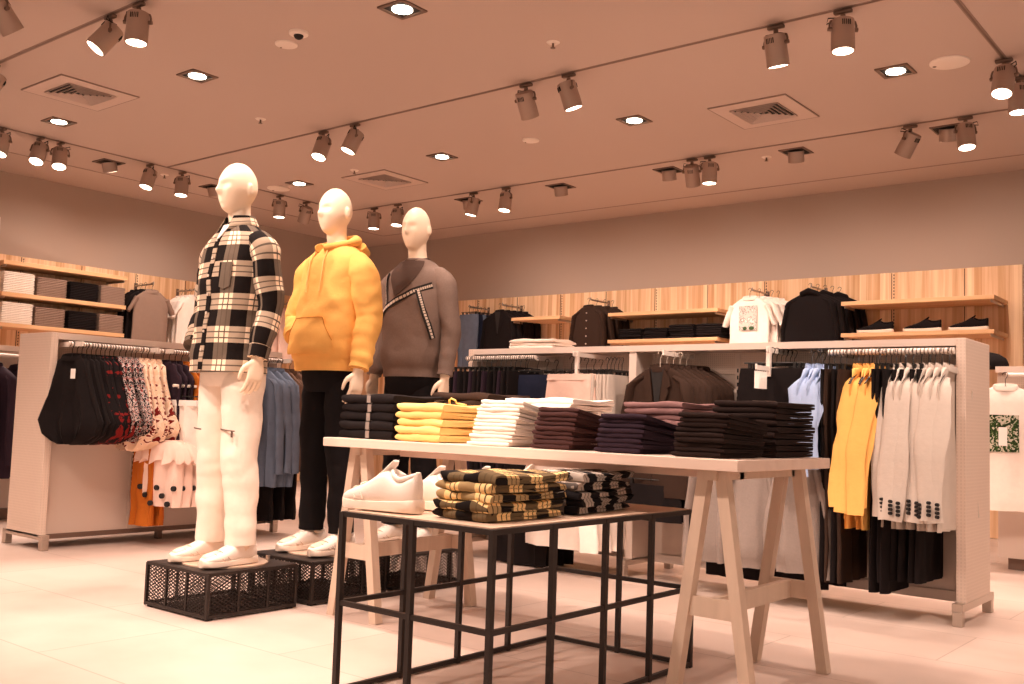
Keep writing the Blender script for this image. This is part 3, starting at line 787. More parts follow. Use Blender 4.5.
row('gb', [mk_bottom(M['blackc'], L=.34, w=.16, w1=.16, th=.03, seed=4, rip=.004, legs=False)], 2, (-2.46,4.98,.54), (-2.44,5.17,.54), 0, 'black shorts below the left grey sweatshirts', 'from the front', 'black shorts below the left grey sweatshirts', .03)
row('gbb', [mk_bottom(M['blackc'], L=.34, w=.14, w1=.14, th=.03, seed=5, rip=.004, legs=False)], 2, (-2.08,4.98,.54), (-2.06,5.17,.54), 0, 'black shorts below the right grey sweatshirts', 'from the front', 'black shorts below the right grey sweatshirts', .03)
row('bz2', [mk_bottom(M['blackc'], L=.2, w=.2, w1=.2, th=.03, seed=21, rip=.005, legs=False)], 4, (-2.93,4.90,.66), (-2.88,5.17,.66), 0, 'black shorts hanging low below the dark blazers', 'from the front', 'black shorts below the blazers', .03)
# left bay
row('ltr', [mk_bottom(M['blackc'] if s != 1 else M['navy'], L=.93, w=.18, w1=.17, th=.034, seed=s, rip=.007) for s in range(3)], 13, (-4.42,RY,RZ+.015), (-3.93,RY,RZ+.015), R90, 'dark trousers on the left rail of the long gondola', 'from the left', 'dark trousers on the left rail', .05)
row('jn', [mk_bottom(M['dnavy'], 'hanging_jeans', 'jeans', L=.95, w=.19, w1=.17, th=.04, seed=s, rip=.005) for s in range(2)], 4, (-3.86,4.93,1.28), (-3.82,5.18,1.28), -.05, 'dark blue jeans facing front beside the dark trousers', 'from the front', 'dark blue jeans on the left bay', .03)
row('pk', [mk_bottom(M['pink'], 'hanging_shorts', 'shorts', L=.34, w=.19, w1=.19, th=.035, seed=s, rip=.006, legs=False, waist=M['pink']) for s in range(2)], 5, (-3.50,4.90,1.28), (-3.47,5.17,1.28), -.05, 'pale pink shorts on the centre arm of the left bay', 'from the front', 'pale pink shorts on the left bay', .03)
row('cr', [mk_bottom(M['beige'], L=.6, w=.17, w1=.15, th=.035, seed=s+2, rip=.006, hang=M['plastic'], legs=False) for s in range(2)], 5, (-3.33,5.03,1.28), (-3.225,5.03,1.28), R90, 'cream trousers on black clips left of the divider panel', 'from the left', 'cream trousers beside the divider', .04)
row('wl', [mk_top(M['whitet'], 'hanging_dress', 'dress', L=.60, hw=.22, th=.05, sleeve='short', ls=.1, seed=s, rip=.012, flare=.35) for s in range(2)], 4, (-3.48,4.80,.85), (-3.46,5.10,.85), -.1, 'white dress hanging low in the left bay, hem near the floor', 'from the front', 'white dresses low in the left bay', .05)
row('wl2', [mk_bottom(M['blackc'], L=.6, w=.2, w1=.2, th=.034, seed=12, rip=.008, legs=False)], 4, (-3.83,4.88,.72), (-3.80,5.13,.72), 0, 'black skirt hanging low left of the white dresses', 'from the front', 'black skirts low in the left bay', .04)

# ------------------------------------------------------------------ clothes on the left gondola
lw = 'on the left gondola'
row('tk', [mk_top(M['blackc'], 'hanging_blouse', 'top', L=.52, hw=.20, th=.05, sleeve='none', shape='bubble', seed=s, rip=.012, neck=.07, tagp=(s == 0)) for s in range(2)], 5, (LX+.005,3.075,LZ+.015), (LX,3.20,LZ+.015), .28, 'black sleeveless blouse on the left gondola rail', 'from its end panel', 'black blouses on the left gondola', .07)
row('tkr', [mk_top(M['blkflor'], 'hanging_blouse', 'top', L=.52, hw=.20, th=.045, sleeve='none', shape='bubble', seed=s+3, rip=.012, neck=.07) for s in range(2)], 4, (LX,3.23,LZ+.015), (LX,3.32,LZ+.015), .22, 'black blouse with dark red flowers on the left gondola', 'after the plain black ones', 'black blouses with red flowers', .07)
row('fl', [mk_top(M['floral'], 'hanging_blouse', 'top', L=.50, hw=.20, th=.045, sleeve='none', shape='bubble', seed=s+5, rip=.012, neck=.07) for s in range(2)], 4, (LX,3.35,LZ+.015), (LX,3.47,LZ+.015), .2, 'black and white patterned blouse with red flowers', 'on the left gondola rail', 'patterned blouses on the left gondola', .07)
row('bf', [mk_top(M['beiflor'], 'hanging_blouse', 'top', L=.56, hw=.19, th=.045, sleeve='none', shape='bubble', seed=s+7, rip=.012, neck=.07) for s in range(2)], 4, (LX,3.50,LZ+.015), (LX,3.63,LZ+.015), .2, 'cream blouse with dark red flowers on the left gondola', 'after the patterned ones', 'cream flowered blouses', .07)
row('nb', [mk_top(M['navy'], 'hanging_blouse', 'top', L=.54, hw=.19, th=.04, sleeve='none', flare=.1, seed=9, rip=.010, neck=.1)], 3, (LX,3.70,LZ+.015), (LX,3.79,LZ+.015), .2, 'navy blouse right of the cream flowered blouses', 'from the left', 'navy blouses on the left gondola', .05)
row('rt', [mk_top(M['rust'], 'hanging_blouse', 'top', L=.30, hw=.19, th=.04, sleeve='none', seed=2, rip=.012, neck=.1)], 3, (LX,3.84,LZ+.015), (LX,3.95,LZ+.015), .15, 'rust orange crop top left of the first mannequin hips', 'from the left', 'rust tops on the left gondola', .05)
row('ot', [mk_top(M['browng'], 'hanging_blouse', 'top', L=.45, hw=.19, th=.045, sleeve='none', seed=6, rip=.010, neck=.1)], 6, (LX,4.02,LZ+.015), (LX,4.34,LZ+.015), .1, 'brown top hidden behind the first mannequin on the left gondola', 'from the left', 'brown tops behind the first mannequin', .05)
arm = MB()
for y in (3.72, 4.0): arm.box((-5.96, y, 1.03), (.34,.012,.024))
put('low_arm', arm, M['white'], H_, smooth=False)
put('low_rail', MB().cyl((-5.80,3.68,1.035),(-5.80,4.05,1.035),.010).cyl((-5.80,3.6,.765),(-5.80,4.05,.765),.010), M['white'], H_)
put('low_arm', MB().box((-5.96, 3.62, .765), (.34,.012,.024)).box((-5.96, 4.03, .765), (.34,.012,.024)), M['white'], H_, smooth=False)
row('wd', [mk_bottom(M['whitet'], 'hanging_skirt', 'skirt', L=.42, w=.15, w1=.17, th=.05, seed=s, rip=.014, legs=False, k=3, waist=M['paper'], hang=M['plastic']) for s in range(2)], 6, (-5.80,3.74,1.05), (-5.80,4.03,1.05), .2, 'white pleated skirt under the rust tops', 'from the left', 'white skirts on the left gondola', .05)
def mk_ruffle():
    r = thing('hanging_ruffle_top', 'x', 'top')
    put('body', top_mesh(L=.42, hw=.17, th=.05, sleeve='none', seed=3, rip=.014, neck=.1), M['pink'], r)
    g = MB(); rings = []
    for (z, w, t, a) in ((-.11,.14,.05,.0),(-.15,.19,.09,.6),(-.20,.215,.11,1.2),(-.235,.225,.12,1.6),(-.23,.20,.09,1.2)):
        rings.append([(w*math.cos(2*PI*i/40)*(1+.03*a*math.sin(i*2.9)), t/2*math.sin(2*PI*i/40)*(1+.25*a*math.sin(i*2.2)), z+.012*a*math.sin(i*1.9)) for i in range(40)])
    g.loft(rings); put('ruffle', g, M['pink'], r)
    rnd = random.Random(5)
    for q in range(7):
        x = -.13+.045*q; z = -.40-.05*(q % 3); put('dot', MB().cyl((x,-.047,z),(x,-.030,z),.017,n=14), M['dark'], r)
    hanger(r); return r
row('rf', [mk_ruffle], 6, (-5.80,3.63,.78), (-5.80,3.98,.78), .25, 'pale pink ruffled top with black dots near the hem', 'from the left', 'ruffled dotted tops', .06)
row('or', [mk_bottom(M['rust'], L=.62, w=.10, w1=.10, th=.05, seed=s, rip=.006, legs=False) for s in range(1)], 2, (-5.93,3.59,.86), (-5.93,3.66,.86), .1, 'rust orange trousers hanging behind the pink ruffled tops', 'from the left', 'rust trousers on the left gondola', .04)
row('dn', [mk_top(M['denim'], 'hanging_shirt', 'shirt', L=.82, hw=.19, th=.07, sleeve='long', ls=.62, seed=s, rip=.012) for s in range(2)], 3, (LX+.06,4.44,LZ+.015), (LX+.06,4.58,LZ+.015), .3, 'blue denim shirt between the first two mannequins', 'from the left', 'denim shirts on the left gondola', .05)
row('bg', [mk_top(M['browng'], 'hanging_coat', 'coat', L=.72, hw=.19, th=.06, sleeve='long', ls=.55, seed=s+4, rip=.010) for s in range(2)], 3, (LX+.04,4.64,LZ+.015), (LX+.04,4.80,LZ+.015), .3, 'brown striped coat left of the second mannequin', 'from the left', 'brown coats at the far end of the left gondola', .04)
row('bl', [mk_bottom(M['blackc'], L=.62, w=.15, w1=.15, th=.05, seed=s, rip=.008, legs=False) for s in range(1)], 3, (-5.94,4.50,.84), (-5.94,4.70,.84), .2, 'black trousers below the blue denim shirts', 'from the left', 'black trousers at the left gondola end', .05)
put('low_rail', MB().cyl((-5.94,4.4,.825),(-5.94,4.74,.825),.010), M['white'], H_)
row('nc', [mk_top(M['navy'], 'hanging_coat', 'coat', L=.82, hw=.22, th=.10, sleeve='long', ls=.62, seed=s, rip=.008) for s in range(1)], 4, (-7.68,3.22,1.255), (-7.68,3.7,1.255), .25, 'dark navy coat at the left edge', 'from the front', 'navy coats on the gondola at the left edge', .05)
# second right gondola
G_print = prints('jungle_print', (196,186,168), [(60,84,40),(38,52,30)], 34, .45)
wt = mk_top(M['whitet'], 'hanging_tee', 't-shirt', L=.80, hw=.23, th=.06, sleeve='short', ls=.24, seed=1, rip=.010, printm=G_print)()
wt.location = (-1.60, 7.12, 1.305); wt.rotation_euler.z = .30; wt['label'] = 'white t-shirt with green photo print at the right edge'
for ch in wt.children:
    if ch.name.startswith('print'): ch.scale = (1,1,1); ch.location = (-.02,0,-.1); put('caption', MB().box((-.0,-.0455,-.32), (.05,.002,.12)), M['paper'], ch)
row('rb', [mk_top(M['blkflor'], 'hanging_blouse', 'top', L=.55, hw=.20, th=.05, sleeve='none', seed=s, rip=.01, neck=.1) for s in range(2)], 7, (-1.36,7.20,1.305), (-.98,7.20,1.305), R90, 'dark flowered blouse at the right edge of the second gondola', 'from the left', 'dark blouses on the second gondola', .1)
bag = thing('black_cap', 'black cap lying on the shelf left of the wall end', 'cap', (-1.80, 7.52, 1.355))
put('crown', MB().tube([(0,0,0),(0,0,.03),(0,0,.07),(0,0,.10),(0,0,.115)], [.13,.132,.115,.07,.01], 24), M['blackc'], bag)
put('brim', MB().tube([(0,-.06,.004),(0,-.06,.012)], [.13,.13], 24), M['blackc'], bag)

# ------------------------------------------------------------------ wall shelves and what lies on them
def shelf(nm, lab, c, d, m):
    r = thing(nm, lab, 'shelf', c)
    put('board', MB().box((0,0,0), d, bev=.003), m, r, smooth=False)
    for s in (-1, 1):
        b = MB()
        if d[0] > d[1]: b.box((s*(d[0]/2-.03), 0, -d[2]/2-.012), (.006, d[1]*.95, .024))
        else: b.box((0, s*(d[1]/2-.03), -d[2]/2-.012), (d[0]*.95, .006, .024))
        put('bracket', b, M['steel'], r, smooth=False)
    return r
yc = 9.19
shelf('wall_shelf', 'upper wooden shelf over the black shoes on the back wall', (-2.745,yc,2.045), (1.30,.46,.036), M['shelf'])
shelf('wall_shelf', 'wooden shelf carrying three black shoes on the back wall', (-2.745,yc,1.755), (1.30,.46,.036), M['shelf'])
shelf('wall_shelf', 'upper wooden shelf over the piles of dark jeans', (-5.29,yc,2.045), (1.30,.46,.036), M['shelf'])
shelf('wall_shelf', 'wooden shelf carrying piles of dark jeans on the back wall', (-5.29,yc,1.755), (1.30,.46,.036), M['shelf'])
shelf('wall_shelf', 'short wooden shelf between the black jackets and black shirts', (-6.93,yc,2.045), (.70,.46,.036), M['shelf'])
lyc = 5.01
shelf('wall_shelf', 'top wooden shelf on the left wall', (-10.1,lyc,2.25), (.40,1.30,.04), M['shelfl'])
shelf('wall_shelf', 'middle wooden shelf on the left wall under folded piles', (-10.1,lyc,1.94), (.40,1.30,.04), M['shelfl'])
shelf('wall_shelf', 'lowest wooden shelf on the left wall', (-10.1,lyc,1.64), (.40,1.30,.04), M['shelfl'])
for (y, key, m, cn) in ((4.53,'lw','wfold','white'),(4.86,'lg','greyt','grey'),(5.20,'lb_','blackc','black'),(5.515,'lg2','greyt','light grey')):
    for z, wn in ((1.961,'middle'),(1.661,'lowest')):
        n = 12 if cn == 'white' else 11
        stack(key, M[m], -9.915, y, z, n, .30 if cn != 'light grey' else .27, .36, .0178, 'folded_shirt', 'folded shirt', '%s folded shirt' % cn,
              '%s pile, %s left wall shelf' % (cn, wn), '%s folded shirts on the %s left wall shelf' % (cn, wn), R90, rough=.3, jit=.002, pitch=.95)
for k, x in enumerate((-5.70,-5.39,-5.08,-4.77)):
    nm = ['leftmost','second','third','rightmost'][k]
    stack('bj', M['blackc'] if 1 else None, x+.02, 8.985, 1.774, 5+(k == 3)+(k == 2), .28, .36, .024, 'folded_jeans', 'folded jeans', 'dark folded jeans', '%s pile, back wall shelf' % nm, 'dark jeans in the %s pile on the back wall' % nm, rough=1.6, jit=.008)

M['lace'] = mat('shoe_lace', (222,196,178), .7)
def make_shoe(upper, sole, knit=False, L=.295):
    """toe towards -Y, heel at y = +L/2"""
    def f():
        r = thing('sneaker', 'x', 'shoe')
        def sec(t, hw, zt, ex, zb=0.0, squash=1.0):
            y = L/2 - t*L; n = 20; out = []
            for i in range(n):
                a = 2*PI*i/n; x = hw*sg(math.cos(a), .75); z = math.sin(a)
                zz = zb + (zt-zb)*(.5+.5*sg(z, ex)); 
                if z > 0: x *= (1-.35*z*z*squash)
                out.append((x + .006*math.sin(PI*t), y, zz))
            return out
        T = [(0,.020,.080),(.025,.029,.098),(.07,.035,.094),(.14,.037,.084),(.22,.037,.082),(.30,.037,.092),(.36,.038,.106),(.42,.040,.104),(.50,.043,.093),(.60,.047,.078),(.70,.050,.066),(.80,.050,.057),(.88,.045,.050),(.95,.034,.042),(.985,.022,.034),(1.0,.008,.028)]
        put('upper', MB().loft([sec(t, w, z, .55, .018) for t, w, z in T]), upper, r)
        S = [(-.015,.018,.030),(.0,.030,.036),(.05,.038,.036),(.2,.041,.032),(.42,.042,.028),(.65,.051,.027),(.78,.053,.027),(.9,.046,.028),(.97,.031,.031),(1.01,.014,.034)]
        put('sole', MB().loft([sec(t, w, z, .25, .0, 0) for t, w, z in S]), sole, r)
        c_ = MB()   # padded collar round the foot opening
        path = []
        for i in range(21):
            a = 2*PI*i/20; cc = math.cos(a); yy = L/2-.185*L+cc*.046; path.append((math.sin(a)*.025+.003, yy, .084+.012*max(0, cc)**1.5+.020*max(0, -cc)**1.5))
        c_.tube(path, .0068, 8); put('collar', c_, upper, r)
        put('opening', MB().tube([(.003, L/2-.05*L, .083),(.003, L/2-.10*L, .0885),(.003, L/2-.24*L, .0885),(.003, L/2-.31*L, .090)], [.012,.022,.024,.014], 12, .35), M['dark'] if upper != M['shoe'] else M['greys'], r)
        tg = MB().tube([(.003,L/2-.52*L,.088),(.003,L/2-.42*L,.104),(.003,L/2-.345*L,.120),(.003,L/2-.315*L,.130)], [.018,.021,.021,.014], 12, .28); put('tongue', tg, upper, r)
        lc = MB()
        for k in range(5):
            y = L/2-(.42+.05*k)*L; z = .1065-.0088*k
            lc.tube([(-.026,y-.004,z-.020),(-.014,y,z-.003),(.004,y+.002,z+.002),(.020,y,z-.003),(.032,y-.004,z-.020)], .0032, 6)
        put('laces', lc, M['lace'] if upper == M['shoe'] else upper, r)
        put('heel_tab', MB().tube([(.001,L/2-.008,.060),(.001,L/2-.006,.092),(.001,L/2-.004,.104)], [.014,.016,.010], 10, .6), upper, r)
        for k in (.70,.80): put('seam', MB().tube([(-.049,L/2-k*L+.03,.030),(-.040,L/2-k*L+.01,.050-(k-.7)*.1),(-.018,L/2-k*L-.003,.0665-(k-.7)*.10),(.006,L/2-k*L-.006,.0695-(k-.7)*.11),(.030,L/2-k*L-.003,.0665-(k-.7)*.10),(.050,L/2-k*L+.01,.050-(k-.7)*.1),(.058,L/2-k*L+.03,.030)], .0022, 6), M['lace'] if upper == M['shoe'] else upper, r)
        return r
    return f
WS = make_shoe(M['shoe'], M['sole']); BS = make_shoe(M['bshoe'], M['sole'])
for x, lab in ((-3.11,'black canvas shoe with white sole, leftmost on the back wall shelf'), (-2.70,'black canvas shoe with white sole, middle of the back wall shelf'), (-2.32,'black canvas shoe with white sole, rightmost on the back wall shelf')):
    place('bs', BS, lab, (x, 9.04, 1.774), -R90+.12, None, (1.05,1.05,1.0))

def wallbar(x, y, z, ax, lab):
    r = thing('wall_hanging_bar', lab, 'hanging bar', (x, y, z))
    d = Vector((1,0,0)) if ax == 'x' else Vector((0,-1,0))
    put('bar', MB().cyl((0,0,0), d*.36, .010, n=10).cyl(d*.36, d*.36+Vector((0,0,.025)), .008, n=8), M['steel'], r)
    put('wall_plate', MB().box((0,0,-.03), (.01,.03,.12) if ax == 'x' else (.03,.01,.12)), M['lampdark'], r, smooth=False)
    return r
for y, lab in ((5.97,'steel wall bar holding the grey t-shirts'), (6.50,'steel wall bar holding white t-shirts left of the plaid shirt'), (7.90,'steel wall bar right of the first mannequin')):
    wallbar(WL+.03, y, 2.235, 'x', lab)
def wrow(key, mks, n, x, y0_, dy, rz, what, where, group, z=2.252):
    row(key, mks, n, (x, y0_, z), (x, y0_+dy, z), rz, what, where, group, .03)
row('gt', [mk_top(M['greyt'] if s == 0 else M['blackc'], 'hanging_tee', 't-shirt', L=.62, hw=.205, th=.05, sleeve='short', ls=.16, seed=s, rip=.006) for s in range(2)], 1, (-9.93,5.97,2.25), (-9.93,5.97,2.25), R90-.1, 'plain grey t-shirt in front on the left wall bar', 'from the room', 'grey t-shirt on the left wall')
row('gt2', [mk_top(M['blackc'], 'hanging_tee', 't-shirt', L=.62, hw=.20, th=.05, sleeve='short', ls=.16, seed=3, rip=.006)], 3, (-10.0,5.93,2.25), (-10.18,5.93,2.25), R90-.1, 'black t-shirt behind the grey one on the left wall', 'from the room', 'black t-shirts on the left wall bar')
row('wt_', [mk_top(M['whitet'], 'hanging_tee', 't-shirt', L=.62, hw=.20, th=.06, sleeve='short', ls=.18, seed=s+2, rip=.010) for s in range(2)], 4, (-9.93,6.50,2.25), (-10.18,6.50,2.25), R90-.15, 'white t-shirt on the wall bar left of the plaid shirt', 'from the room', 'white t-shirts on the left wall bar')
row('ct', [mk_top(M['pink'], 'hanging_tee', 't-shirt', L=.62, hw=.20, th=.06, sleeve='short', ls=.18, seed=5, rip=.010)], 3, (-9.93,7.90,2.25), (-10.15,7.90,2.25), R90-.1, 'cream t-shirt on the wall bar between the first two mannequins', 'from the room', 'cream t-shirts on the left wall bar')
for x, lab in ((-8.02,'steel wall bar holding blue denim at the back left'), (-7.50,'steel wall bar holding the black jackets'), (-6.24,'steel wall bar holding the black button shirts'), (-4.32,'steel wall bar holding the white print t-shirt'), (-3.72,'steel wall bar holding the black hooded jackets')):
    wallbar(x, WB-.03, 2.235, 'y', lab)
row('bd', [mk_bottom(M['denim'] if s == 0 else M['dnavy'], 'hanging_jeans', 'jeans', L=.66, w=.17, w1=.16, th=.05, seed=s, rip=.006, legs=False) for s in range(2)], 5, (-8.02,9.06,2.252), (-8.0,9.32,2.252), -.1, 'blue jeans on the back wall beside the third mannequin', 'from the front', 'blue jeans on the back wall bar')
row('bk', [mk_top(M['blackc'], 'hanging_jacket', 'jacket', L=.62, hw=.25, th=.06, ls=.5, seed=s, rip=.005, lapel=(s == 0)) for s in range(2)], 5, (-7.52,9.04,2.252), (-7.40,9.34,2.252), -.05, 'black jacket on the back wall bar right of the blue jeans', 'from the front', 'black jackets on the back wall')
row('bs_', [mk_top(M['blazer'], 'hanging_shirt', 'shirt', L=.62, hw=.22, th=.05, ls=.5, seed=s+3, rip=.005, buttons=(5 if s == 0 else 0)) for s in range(2)], 4, (-6.25,9.04,2.252), (-6.12,9.32,2.252), -.03, 'dark brown button shirt on the back wall', 'from the front', 'dark button shirts on the back wall')
pg = prints('grey_print', (206,196,186), [(150,140,132),(232,222,212)], 26, .5)
wp = mk_top(M['whitet'], 'hanging_tee', 't-shirt', L=.62, hw=.215, th=.05, sleeve='short', ls=.20, seed=6, rip=.006, printm=pg)()
wp.location = (-4.33, 9.03, 2.252); wp['label'] = 'white t-shirt with grey photo print on the back wall'
for ch in wp.children:
    if ch.name.startswith('print'): put('print_figure', MB().ball((-.03,-.041,-.40), .022, sc=(1,.15,.8)).ball((.04,-.041,-.40), .024, sc=(1.2,.15,.8)), mat('print_green', (50,78,40), .8), ch)
row('wp2', [mk_top(M['whitet'], 'hanging_tee', 't-shirt', L=.62, hw=.21, th=.05, sleeve='short', ls=.20, seed=8, rip=.008)], 4, (-4.27,9.11,2.252), (-4.17,9.33,2.252), -.02, 'plain white t-shirt behind the printed one on the back wall', 'from the front', 'white t-shirts behind the printed one')
row('bh', [mk_top(M['blackc'], 'hanging_hoodie', 'hoodie', L=.62, hw=.25, th=.07, ls=.5, seed=s+5, rip=.006, hood=(s == 0), coll=False) for s in range(2)], 5, (-3.72,9.04,2.265), (-3.55,9.33,2.255), -.03, 'black hooded jacket on the back wall left of the shoe shelf', 'from the front', 'black hooded jackets on the back wall')
# white pile lying on top of the long gondola
stack('wg', M['whitet'], -3.98, 5.12, gz+.001, 3, .34, .30, .022, 'folded_shirt', 'folded shirt', 'white folded shirt', 'loose pile on top of the long gondola', 'white shirts on top of the gondola', .1, rough=3.0, jit=.02)

# ------------------------------------------------------------------ white trestle table
tx0, tx1, ty0, ty1, tz = -3.455, -1.45, 2.955, 3.73, .783
TT = thing('trestle_table', 'long cream trestle table carrying folded clothes', 'table')
put('table_top', MB().box(((tx0+tx1)/2, (ty0+ty1)/2, tz-.019), (tx1-tx0, ty1-ty0, .038), bev=.003), M['top'], TT, smooth=False)
put('under_rail', MB().box(((tx0+tx1)/2+.08, ty0+.24, tz-.056), (tx1-tx0-.36, .03, .036)), M['top'], TT, smooth=False)
put('under_rail', MB().box(((tx0+tx1)/2+.08, ty1-.10, tz-.056), (tx1-tx0-.36, .03, .036)), M['top'], TT, smooth=False)
for xc, spread in ((-3.295,.275),(-1.575,.275)):
    tr = put('trestle', MB().box((xc, (ty0+ty1)/2, tz-.055), (.05, ty1-ty0-.10, .034)), M['trestle'], TT, smooth=False)
    for y in (ty0+.085, ty1-.075):
        for s in (-1, 1):
            put('leg', MB().bar((xc+s*.03, y, tz-.042), (xc+s*spread/2, y, 0), .04, .042, (0,1,0)), M['trestle'], tr, smooth=False)
        put('cross_bar', MB().box((xc, y, .292), (.20,.026,.064)), M['trestle'], tr, smooth=False)
    put('stretcher', MB().box((xc, (ty0+ty1)/2, .292), (.026, ty1-ty0-.18, .064)), M['trestle'], tr, smooth=False)

# ------------------------------------------------------------------ low black table
bx0, bx1, by0, by1, bz = -2.462, -1.832, 2.205, 3.365, .58
BT = thing('display_table', 'low black metal cage table with a wooden top, standing half under the trestle table', 'table')
put('table_top', MB().box(((bx0+bx1)/2, (by0+by1)/2, bz-.008), (bx1-bx0-.02, by1-by0-.02, .014)), M['bt_top'], BT, smooth=False)
fr = .0175
for (a, b_) in (((bx0,by0),(bx1,by0)),((bx1,by0),(bx1,by1)),((bx1,by1),(bx0,by1)),((bx0,by1),(bx0,by0))):
    for z, nm in ((bz-.012,'top_rail'),(.287,'middle_rail'),(.012,'bottom_rail')):
        put(nm, MB().bar((a[0],a[1],z), (b_[0],b_[1],z), fr*.8, fr*.9), M['black_metal'], BT, smooth=False)
posts = {(bx0+(bx1-bx0)*i/2, y) for i in range(3) for y in (by0, by1)} | {(x, by0+(by1-by0)*i/4) for i in range(5) for x in (bx0, bx1)}
for (x, y) in sorted(posts):
    put('post', MB().box((x, y, bz/2-.002), (fr, fr, bz-.006)), M['black_metal'], BT, smooth=False)

# ------------------------------------------------------------------ folded clothes on the trestle table
def tape(o, w, d, t):
    put('logo_tape', MB().box((.02, .10, t+.001), (.022,.20,.002)).box((.02,-.0012,t*.5), (.022,.003,t*.8)), M['greys'], o, smooth=False)
def cord(o, w, d, t): pass
tt = tz+.001
ft = 'on the trestle table'
stack('sbl', M['blackc'], -3.235, 3.0, tt, 5, .335, .32, .0395, 'folded_sweatshirt', 'folded sweatshirt', 'black folded sweatshirt with tape', 'leftmost trestle table pile', 'black sweatshirts on the trestle table', rough=1.3, extra=tape)
ye = stack('sye', M['yellow2'], -2.925, 3.0, tt, 5, .262, .31, .0325, 'folded_hoodie', 'folded hoodie', 'yellow folded hoodie', 'yellow trestle table pile', 'yellow hoodies on the trestle table', rough=1.8, lean=(.002,0))
hc = MB().tube([(.03,.16,.034),(.035,.15,.052),(.05,.145,.060),(.065,.155,.052),(.06,.17,.040),(.09,.18,.036),(.12,.16,.034)], .0045, 6)
put('drawstring', hc, M['yellow2'], ye[-1])
stack('swh', M['wfold'], -2.53, 3.0, tt, 12, .215, .31, .0155, 'folded_jeans', 'folded jeans', 'white folded jeans', 'white front trestle table pile', 'white jeans on the trestle table', taper=.38, lean=(.0045,0), rough=1.2)
stack('sbr', M['brown'], -2.235, 3.0, tt, 9, .185, .31, .0180, 'folded_trousers', 'folded trousers', 'brown folded trousers', 'brown trestle table pile', 'brown trousers on the trestle table', taper=.38, lean=(.004,0), rough=1.2)
stack('sna', M['navy'], -1.935, 3.0, tt, 8, .19, .31, .0180, 'folded_trousers', 'folded trousers', 'dark plum folded trousers', 'plum trestle table pile', 'plum trousers on the trestle table', taper=.38, lean=(.002,0), rough=1.2)
stack('sb2', M['blk2'], -1.625, 3.0, tt, 9, .185, .31, .0172, 'folded_trousers', 'folded trousers', 'black folded trousers', 'front pile at the right table end', 'black trousers at the right table end', taper=.2, lean=(.003,0), rough=.9)
b3 = stack('sb3', M['blk2'], -1.63, 3.36, tt, 9, .25, .34, .0235, 'folded_jeans', 'folded jeans', 'black folded jeans', 'rear pile at the right table end', 'black jeans behind at the right table end', lean=(.000,0), rough=1.1, pitch=.95)
put('waist_label', MB().box((.03,.10,.0245), (.07,.05,.003)), M['greyt'], b3[-1], smooth=False)
stack('sma', M['mauve'], -2.0, 3.34, tt, 8, .26, .32, .0245, 'folded_shirt', 'folded shirt', 'mauve folded shirt', 'pile behind the plum trousers', 'mauve shirts on the trestle table', rough=2.0)
stack('swc', M['whitet'], -2.58, 3.36, tt, 8, .36, .32, .0255, 'folded_tee', 'folded t-shirt', 'white folded t-shirt', 'pile behind the brown trousers', 'white t-shirts at the back of the trestle table', rough=2.5)
stack('sgr', M['blazer'], -3.02, 3.36, tt, 6, .34, .32, .037, 'folded_sweater', 'folded sweater', 'dark brown folded sweater', 'pile behind the yellow hoodies', 'dark sweaters at the back of the trestle table', rough=2.0)

# ------------------------------------------------------------------ on the low black table
bt = bz+.001
stack('spl', M['pl2'], -2.035, 2.285, bt, 5, .225, .38, .0290, 'folded_plaid_shirt', 'folded shirt', 'cream and black plaid shirt', 'front pile, low table', 'plaid shirts in the front pile', rough=3.0, lean=(.002,.002), jit=.006)
stack('spc', M['pl3'], -2.02, 2.72, bt, 5, .24, .40, .0275, 'folded_plaid_shirt', 'folded shirt', 'white and black plaid shirt', 'rear pile, low table', 'plaid shirts in the rear pile', rough=3.2, jit=.01, rz=.12)
place('ws', WS, 'white chunky sneaker nearest the corner of the low black table', (-2.385, 2.30, bt), -R90+.06, None, (1.05,1.06,1.25))
place('ws', WS, 'white chunky sneaker behind the nearest one on the low table', (-2.33, 2.47, bt), -R90-.10, None, (1.05,1.08,1.12))
place('ws', WS, 'white sneaker half hidden left of the plaid shirts on the low table', (-2.30, 2.66, bt), -R90, None, (1.1,1.1,1.1))
place('ws', WS, 'white sneaker between the two plaid piles at the back', (-2.34, 2.95, bt), -R90+.3, None, (1.1,1.1,1.1))

